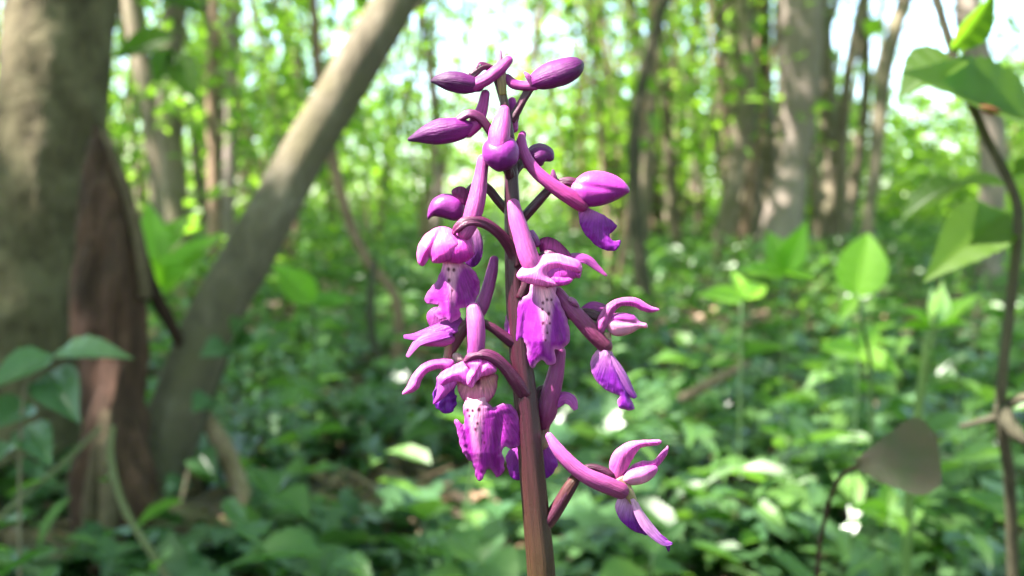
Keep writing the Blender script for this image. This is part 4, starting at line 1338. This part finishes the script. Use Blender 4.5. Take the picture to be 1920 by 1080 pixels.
# H: left front flower ---------------------------------------------------
fl = flower_root('flower', [(968, 500, 6, 15), (962, 474, 10, 13), (944, 446, 20, 11), (922, 426, 32, 10.5), (898, 415, 40, 11), (874, 416, 44, 11.5), (858, 428, 44, 9), (852, 436, 42, 5)], c0=MAROON, c1=lin(142, 56, 120))
spur(fl, [(906, 300, 16, 11), (900, 340, 22, 14), (893, 376, 28, 17), (884, 410, 34, 17), (872, 436, 36, 15)], lin(182, 96, 168), lin(190, 108, 172))
dome('hood', [(846, 430), (858, 436), (872, 431), (882, 438), (888, 456), (890, 474), (882, 486), (864, 494), (842, 492), (826, 486), (822, 462), (830, 440)], 30, 24,
     lambda x, y, e: mixc(mixc(lin(222, 120, 212), lin(190, 66, 178), (y - 440) / 40), PALE, max(0, .35 - e / 12)), fl, soft=12, tilt=(-.1, .25), seed=2)
dome('hood', [(852, 434), (840, 426), (824, 425), (808, 432), (794, 443), (785, 458), (781, 474), (784, 494), (793, 499), (800, 492), (806, 484), (812, 493), (834, 492), (856, 476), (866, 456)], 36, 22,
     lambda x, y, e: mixc(mixc(lin(228, 128, 216), lin(200, 80, 188), (y - 446) / 44), PALE, max(0, .6 - e / 12) * (1 if x < 822 else .2)), fl, soft=11, tilt=(.12, .3), seed=3,
     fold=lambda x, y: -7 * math.exp(-((x - 806 + (y - 470) * .5) / 5) ** 2))
sp = [(841, 505, 3.6), (851, 506, 3.6), (842, 526, 4), (848, 545, 2.2)]
lp = lip_pig(846, 488, 44, 112, sp)
sheet('lip', [(832, 486), (850, 488), (868, 492), (886, 504), (897, 522), (900, 542), (894, 560), (884, 572), (872, 576), (862, 580), (864, 592), (856, 600), (846, 604), (836, 598), (824, 598), (816, 588), (822, 574), (812, 572), (799, 568), (797, 558), (804, 544), (816, 530), (826, 512), (830, 498)],
      lambda x, y, e: 26 + .25 * min(e, 12) - 20 * abs((x - 842) / 50) ** 1.6 - 6 * math.exp(-((x - 868) / 7) ** 2) * min(1, max(0, (y - 540) / 30)) + (y - 490) * .12 + 10 * math.exp(-((x - 838 - (y - 560) * .1) / 10) ** 2) * max(0, (y - 520) / 60), lp, fl, step=2.4, ruffle=2.2, seed=3)

# I: centre front flower --------------------------------------------------
fl = flower_root('flower', [(976, 560, 10, 14), (992, 520, 14, 12), (1010, 490, 18, 11), (1030, 478, 20, 11), (1046, 486, 22, 10)], c0=MAROON, c1=lin(130, 60, 116))
spur(fl, [(963, 384, 30, 12), (970, 414, 36, 15.5), (980, 448, 40, 17.5), (992, 484, 42, 19), (1004, 512, 40, 17)], lin(202, 122, 190), lin(206, 126, 190))
otube('sepal', [(994, 434, 14, 7), (1000, 446, 16, 9), (1006, 456, 16, 8)], lin(170, 130, 176), lin(150, 90, 150), fl, n=10)
sheet('sepal', [(1010, 452), (1026, 444), (1044, 450), (1062, 466), (1072, 482), (1058, 492), (1034, 490), (1016, 480)], lambda x, y, e: 14 + .6 * min(e, 12), lambda x, y, e: mixc(lin(136, 52, 118), lin(176, 80, 160), e / 14), fl)
petal('sepal', [(1050, 486, 18, 10), (1078, 480, 14, 11), (1102, 484, 8, 10), (1122, 502, 4, 6), (1138, 517, 2, 2)], fl, lin(180, 92, 178), lin(196, 110, 180), (0, -.7, .7), cup=.5)
dome('hood', [(996, 500), (1020, 486), (1050, 482), (1076, 488), (1090, 502), (1088, 520), (1078, 522), (1066, 531), (1046, 537), (1020, 537), (1000, 526)], 30, 20,
     lambda x, y, e: mixc(mixc(lin(206, 96, 200), lin(190, 76, 186), (y - 505) / 25), PALE, max(0, .6 - e / 8)), fl, soft=9, tilt=(0, .2), seed=4)
dome('hood', [(968, 516), (980, 500), (998, 486), (1020, 477), (1044, 475), (1066, 481), (1086, 489), (1092, 504), (1086, 512), (1066, 510), (1042, 506), (1028, 514), (1040, 526), (1044, 536), (1018, 537), (992, 532), (976, 526)], 42, 22,
     lambda x, y, e: mixc(mixc(lin(232, 152, 224), lin(218, 112, 208), (x - 1000) / 80), PALE, max(0, .6 - e / 11)), fl, soft=10, tilt=(-.05, .35), seed=5)
dome('hood', [(1018, 520), (1036, 512), (1056, 516), (1074, 524), (1066, 533), (1048, 536), (1030, 531)], 44, 10,
     lambda x, y, e: mixc(lin(206, 92, 204), PALE, max(0, .5 - e / 6)), fl, soft=6, tilt=(0, .3), seed=6)
sp = [(1026, 538, 2.4), (1026, 562, 3), (1034, 562, 2.8), (1018, 568, 3), (1017, 580, 3), (1029, 588, 3.8), (1018, 606, 3.6), (1031, 606, 2.6), (1026, 624, 2.4), (1023, 638, 2.4)]
lp = lip_pig(1022, 534, 56, 150, sp, edge_pale=.7, side=lin(164, 62, 180))
sheet('lip', [(996, 532), (1020, 534), (1040, 534), (1044, 552), (1052, 572), (1062, 594), (1068, 618), (1068, 638), (1060, 650), (1048, 655), (1040, 656), (1042, 670), (1040, 682), (1028, 685), (1018, 676), (1008, 680), (1000, 690), (988, 686), (982, 674), (988, 662), (986, 648), (978, 640), (968, 652), (958, 648), (948, 636), (945, 616), (949, 594), (960, 574), (978, 560), (992, 550)],
      lambda x, y, e: 34 + .3 * min(e, 10) - 22 * abs((x - 1018) / 56) ** 1.8 - 6 * (math.exp(-((x - 984 + (y - 600) * .05) / 6) ** 2) + math.exp(-((x - 1046 - (y - 600) * .05) / 6) ** 2)) * min(1, max(0, (y - 570) / 30)) - 18 * max(0, (y - 640) / 50) + 8 * math.exp(-((x - 1018) / 16) ** 2) * min(1, max(0, (y - 560) / 50)), lp, fl, step=2.3, ruffle=2.0, seed=7)

# J: right flower in profile -------------------------------------------------
fl = flower_root('flower', [(985, 640, 0, 9), (1020, 612, -6, 9), (1056, 596, -8, 8), (1092, 586, -8, 8), (1118, 592, -6, 10), (1132, 604, -4, 9)])
spur(fl, [(1046, 548, 4, 11), (1064, 572, 8, 13.5), (1086, 596, 10, 15), (1110, 622, 10, 16), (1134, 648, 8, 15)], lin(172, 96, 158), lin(140, 78, 110))
otube('bract', [(1068, 560, 22, 5), (1076, 566, 24, 6), (1084, 574, 22, 3)], lin(180, 140, 170), lin(160, 110, 150), fl, n=10)
petal('sepal', [(1094, 584, -8, 9), (1112, 574, -8, 10), (1132, 580, -4, 10)], fl, lin(176, 84, 172), lin(170, 90, 160), (0, -.5, .9))
dome('sepal', [(1118, 618), (1121, 596), (1134, 575), (1154, 561), (1180, 557), (1200, 561), (1218, 573), (1237, 580), (1222, 586), (1204, 583), (1188, 575), (1166, 574), (1152, 586), (1142, 606), (1131, 624)], 10, 12, lambda x, y, e: mixc(mixc(lin(180, 100, 168), lin(194, 96, 190), (x - 1140) / 60), PALE, max(0, .5 - e / 7)), fl, soft=6, tilt=(-.05, .1), seed=23)
pillow('hood', [(1134, 604), (1146, 590), (1168, 586), (1188, 590), (1200, 602), (1212, 606), (1214, 615), (1200, 616), (1186, 624), (1168, 630), (1150, 629), (1138, 618)],
       lambda x, y: 2, 20, 20, 20, lambda x, y, e: mixc(lin(184, 86, 178), lin(226, 180, 206), (y - 598) / 14), fl, crease=lambda x, y: -5 * math.exp(-((y - 603 - (x - 1170) * .12) / 4) ** 2))
otube('throat', [(1134, 626, 4, 12), (1138, 648, 6, 10), (1142, 668, 5, 7)], lin(176, 160, 140), GREENISH, fl, n=12)
sheet('lip', [(1116, 660), (1128, 652), (1144, 656), (1152, 668), (1162, 684), (1174, 704), (1184, 724), (1195, 742), (1188, 748), (1182, 746), (1190, 764), (1184, 770), (1172, 768), (1160, 764), (1158, 752), (1162, 742), (1150, 738), (1134, 730), (1118, 714), (1108, 694), (1108, 674)],
      lambda x, y, e: 10 + .4 * min(e, 14) + 8 * math.exp(-(((x - 1140) - (y - 670) * .42) / 8) ** 2), lambda x, y, e: mixc(mixc(lin(204, 150, 204), lin(142, 60, 174), (y - 662 + (x - 1110) * .2) / 46), PALE, max(0, .4 - e / 14)), fl, ruffle=1.5)
petal('lip_lobe', [(1140, 658, 14, 5), (1156, 682, 18, 9), (1172, 708, 18, 10), (1184, 732, 16, 8), (1192, 746, 14, 2)], fl, lin(206, 150, 200), lin(150, 70, 178), (.5, -.2, .8), cup=.6)

# K: left flower seen from its side ----------------------------------------------
fl = flower_root('flower', [(972, 650, 4, 12), (950, 634, 10, 11), (926, 616, 14, 9), (906, 606, 12, 9), (884, 602, 6, 9), (864, 620, 2, 14), (850, 646, 0, 12), (842, 664, 0, 9)], c0=lin(110, 44, 92), c1=lin(108, 56, 74), groove=(.12, 3, 0))
spur(fl, [(927, 487, -4, 8), (922, 512, -2, 11), (914, 544, 0, 12.5), (902, 576, 2, 14), (882, 606, 2, 14)], lin(160, 84, 158), lin(164, 86, 150))
sheet('sepal', [(800, 590), (815, 576), (840, 580), (862, 596), (870, 612), (850, 624), (824, 622), (806, 612)], lambda x, y, e: -6 + .5 * min(e, 12), lambda x, y, e: lin(176, 96, 176), fl)
petal('sepal', [(868, 600, 8, 12), (840, 612, 14, 14), (808, 622, 16, 11), (780, 630, 16, 7), (757, 631, 16, 3)], fl, lin(166, 80, 176), lin(184, 92, 190), (0, -.5, .9), cup=.4)
petal('sepal', [(846, 618, 14, 12), (810, 626, 20, 13), (786, 638, 22, 9), (774, 652, 22, 6), (763, 669, 22, 3)], fl, lin(172, 84, 184), lin(206, 128, 196), (-.3, -.5, .9), cup=.4)
pillow('hood', [(776, 640), (800, 630), (836, 622), (856, 630), (852, 644), (836, 650), (810, 650), (788, 648)], lambda x, y: 4, 14, 14, 14, lambda x, y, e: lin(190, 110, 180), fl)
otube('throat', [(844, 644, 2, 10), (839, 670, 2, 8), (834, 698, -2, 8)], lin(150, 120, 100), lin(200, 176, 170), fl, n=12)
sheet('lip', [(830, 690), (846, 700), (856, 720), (852, 738), (858, 746), (852, 768), (840, 776), (826, 770), (814, 758), (812, 742), (818, 720)], lambda x, y, e: -8 + .5 * min(e, 12) + 5 * noise.noise(Vector((x * .1, y * .1, 2))), lambda x, y, e: mixc(lin(186, 120, 200), lin(136, 60, 178), (y - 700) / 40), fl, ruffle=4, seed=5)

# L: lower left front flower ----------------------------------------------------
fl = flower_root('flower', [(985, 742, 10, 15), (966, 714, 20, 13.5), (946, 688, 28, 12), (924, 670, 34, 12), (902, 664, 38, 11), (884, 668, 40, 9), (874, 676, 38, 6)], c0=lin(104, 46, 84), c1=lin(134, 62, 116))
spur(fl, [(888, 580, 20, 14), (892, 604, 26, 17), (893, 634, 30, 17), (892, 662, 30, 16)], lin(210, 136, 200), lin(182, 98, 172))
sheet('bract', [(848, 664), (858, 661), (868, 668), (872, 680), (858, 682), (850, 675)], lambda x, y, e: 6 + .5 * min(e, 8), lambda x, y, e: lin(196, 176, 180), fl)
dome('sepal', [(852, 678), (836, 672), (814, 673), (794, 681), (776, 699), (764, 721), (754, 739), (770, 737), (785, 729), (791, 713), (802, 699), (822, 692), (846, 696)], 20, 12, lambda x, y, e: mixc(mixc(lin(184, 94, 180), lin(206, 112, 196), (830 - x) / 60), PALE, max(0, .5 - e / 7)), fl, soft=6, tilt=(0, .25), seed=24)
dome('hood', [(820, 708), (836, 692), (858, 681), (878, 674), (890, 684), (888, 704), (880, 722), (872, 722), (858, 717), (840, 722), (826, 724)], 26, 20,
     lambda x, y, e: mixc(mixc(lin(220, 120, 214), lin(200, 96, 200), (y - 690) / 30), PALE, max(0, .5 - e / 10)), fl, soft=9, tilt=(0, .3), seed=7)
dome('hood', [(870, 680), (884, 670), (902, 667), (918, 670), (928, 682), (931, 697), (918, 703), (905, 706), (895, 714), (885, 727), (876, 722), (874, 704), (880, 692)], 36, 20,
     lambda x, y, e: mixc(lin(224, 126, 216), PALE, max(0, .6 - e / 9)), fl, soft=9, tilt=(-.1, .3), seed=8, fold=lambda x, y: -6 * math.exp(-((x - 902 + (y - 690) * .6) / 5) ** 2))
sheet('sepal', [(820, 706), (840, 704), (858, 712), (852, 726), (842, 736), (830, 748), (812, 758), (818, 740), (820, 722)], lambda x, y, e: 30 + .6 * min(e, 9), lambda x, y, e: mixc(lin(180, 88, 186), lin(206, 120, 204), (750 - y) / 40), fl)
_ts = [(896, 716, 7), (875, 749, 2.4)]
def _tp(x, y, e):
    c = mixc(mixc(lin(190, 142, 150), lin(206, 140, 182), (y - 718) / 26), lin(186, 110, 166), max(0, .7 - e / 10))
    for sx, sy, sr in _ts:
        d_ = math.hypot(x - sx, (y - sy) * .75)
        if d_ < sr * 1.5: c = mixc(SPOT, c, max(0, d_ / sr - .45) * 1.6)
    return c
dome('throat', [(858, 712), (880, 708), (928, 700), (933, 716), (928, 738), (914, 756), (892, 760), (872, 754), (860, 736)], 18, 9, _tp, fl, soft=8, seed=9)
sp = [(885, 729, 3), (896, 728, 4), (874, 748, 2.8), (877, 769, 3.4), (886, 770, 3), (898, 768, 4), (880, 780, 2.8), (895, 794, 3.2), (891, 805, 3), (905, 812, 2.2), (908, 830, 2.4)]
lp = lip_pig(890, 736, 62, 150, sp, edge_pale=.25)
sheet('lip', [(876, 746), (892, 748), (910, 745), (914, 756), (924, 763), (936, 760), (950, 756), (966, 768), (978, 790), (981, 812), (976, 832), (964, 842), (948, 838), (942, 846), (946, 866), (944, 886), (932, 894), (924, 884), (914, 880), (908, 892), (900, 902), (892, 896), (888, 876), (884, 866), (874, 858), (864, 838), (858, 812), (852, 790), (856, 786), (868, 796), (872, 784), (868, 768), (872, 754)],
      lambda x, y, e: 38 + .3 * min(e, 10) - 18 * abs((x - 896) / 66) ** 1.7 - 6 * (math.exp(-((x - 936 + (y - 800) * .1) / 7) ** 2) + math.exp(-((x - 872 - (y - 800) * .15) / 6) ** 2)) * min(1, max(0, (y - 770) / 30)) - 16 * max(0, (y - 850) / 50) + 8 * math.exp(-((x - 884 - (y - 780) * .2) / 12) ** 2) * min(1, max(0, (y - 750) / 50)) + 2.5 * math.sin(x * .16) * max(0, (y - 800) / 80), lp, fl, step=2.4, ruffle=2.6, seed=11)

# M: flower mostly behind the stem -------------------------------------------------
fl = flower_root('flower', [(985, 800, -16, 9), (1000, 770, -26, 9), (1010, 735, -30, 9), (1022, 728, -32, 9)])
spur(fl, [(1048, 660, -20, 13), (1042, 700, -22, 16), (1032, 740, -24, 19), (1024, 774, -26, 20), (1020, 794, -28, 13)], lin(176, 98, 164), lin(150, 82, 128))
petal('sepal', [(1040, 752, -20, 12), (1058, 744, -16, 11), (1072, 750, -14, 10), (1080, 768, -14, 4)], fl, lin(184, 92, 180), lin(200, 116, 190), (.2, -.5, .9), cup=.4)
otube('throat', [(1022, 786, -30, 12), (1020, 808, -34, 10), (1016, 830, -36, 14)], lin(160, 110, 110), lin(186, 176, 150), fl, n=12)
sheet('lip', [(962, 836), (980, 824), (1006, 820), (1030, 826), (1042, 842), (1046, 866), (1038, 886), (1026, 897), (1012, 890), (992, 892), (972, 900), (958, 896), (952, 880), (948, 856)],
      lambda x, y, e: -46 + .4 * min(e, 12), lambda x, y, e: mixc(lin(186, 100, 200), lin(150, 66, 178), (y - 840) / 50), fl, ruffle=2)

# N: bottom right flower in profile ---------------------------------------------------
fl = flower_root('flower', [(1008, 1000, -4, 12), (1032, 972, 4, 15), (1056, 934, 8, 14.5), (1072, 908, 6, 13), (1088, 884, 0, 9), (1108, 876, -2, 8), (1130, 882, 0, 9), (1146, 890, 2, 10)], c0=lin(110, 62, 86), c1=lin(92, 34, 74), groove=(.3, 2, 1.0))
petal('bract', [(1030, 968, 14, 9), (1046, 940, 20, 11), (1062, 912, 20, 10), (1078, 894, 16, 6), (1092, 878, 10, 2)], fl, lin(120, 72, 92), lin(122, 96, 70), (-.5, -.2, .9), cup=.7)
spur(fl, [(1030, 818, 10, 7.5), (1044, 840, 16, 11.5), (1066, 866, 20, 14), (1096, 890, 22, 15), (1130, 906, 20, 17), (1164, 920, 16, 16)], lin(206, 132, 196), lin(160, 92, 140))
dome('sepal', [(1146, 892), (1143, 864), (1156, 842), (1178, 829), (1204, 825), (1238, 825), (1236, 834), (1214, 837), (1200, 841), (1192, 852), (1182, 868), (1172, 890), (1160, 906)], 8, 14, lambda x, y, e: mixc(mixc(lin(186, 110, 172), lin(208, 118, 196), (890 - y) / 60), PALE, max(0, .55 - e / 8)), fl, soft=7, tilt=(.1, -.1), seed=21)
dome('sepal', [(1170, 894), (1184, 873), (1204, 864), (1224, 863), (1240, 848), (1252, 836), (1252, 850), (1245, 862), (1234, 874), (1212, 884), (1190, 898)], 0, 12, lambda x, y, e: mixc(lin(196, 96, 190), PALE, max(0, .5 - e / 7)), fl, soft=6, tilt=(.05, -.2), seed=22)
pillow('hood', [(1166, 898), (1178, 882), (1204, 874), (1226, 872), (1234, 880), (1224, 896), (1208, 906), (1188, 910), (1172, 908)], lambda x, y: 8, 18, 18, 18, lambda x, y, e: mixc(lin(206, 120, 196), lin(228, 178, 208), (y - 880) / 22), fl)
otube('throat', [(1160, 900, 4, 14), (1176, 920, 8, 11), (1190, 944, 6, 7)], lin(184, 160, 140), GREENISH, fl, n=12)
sheet('lip', [(1178, 932), (1192, 936), (1200, 952), (1206, 974), (1212, 994), (1212, 1004), (1200, 1000), (1182, 992), (1164, 976), (1154, 956), (1156, 938), (1166, 932)],
      lambda x, y, e: -2 + .5 * min(e, 12), lambda x, y, e: mixc(lin(214, 176, 214), lin(140, 62, 174), (y - 936) / 44), fl, ruffle=1)
petal('lip_lobe', [(1188, 934, 14, 6), (1200, 960, 16, 11), (1216, 984, 16, 14), (1234, 1004, 14, 12), (1248, 1016, 12, 8), (1261, 1019, 10, 2)], fl, CREAM, lin(142, 60, 178), (.5, -.45, .75), cup=.5, edge=lin(212, 160, 216))
petal('lip_lobe', [(1236, 1008, 12, 8), (1250, 1018, 8, 6), (1254, 1034, 8, 1.5)], fl, lin(160, 70, 180), lin(120, 40, 140), (0, -.3, .9))
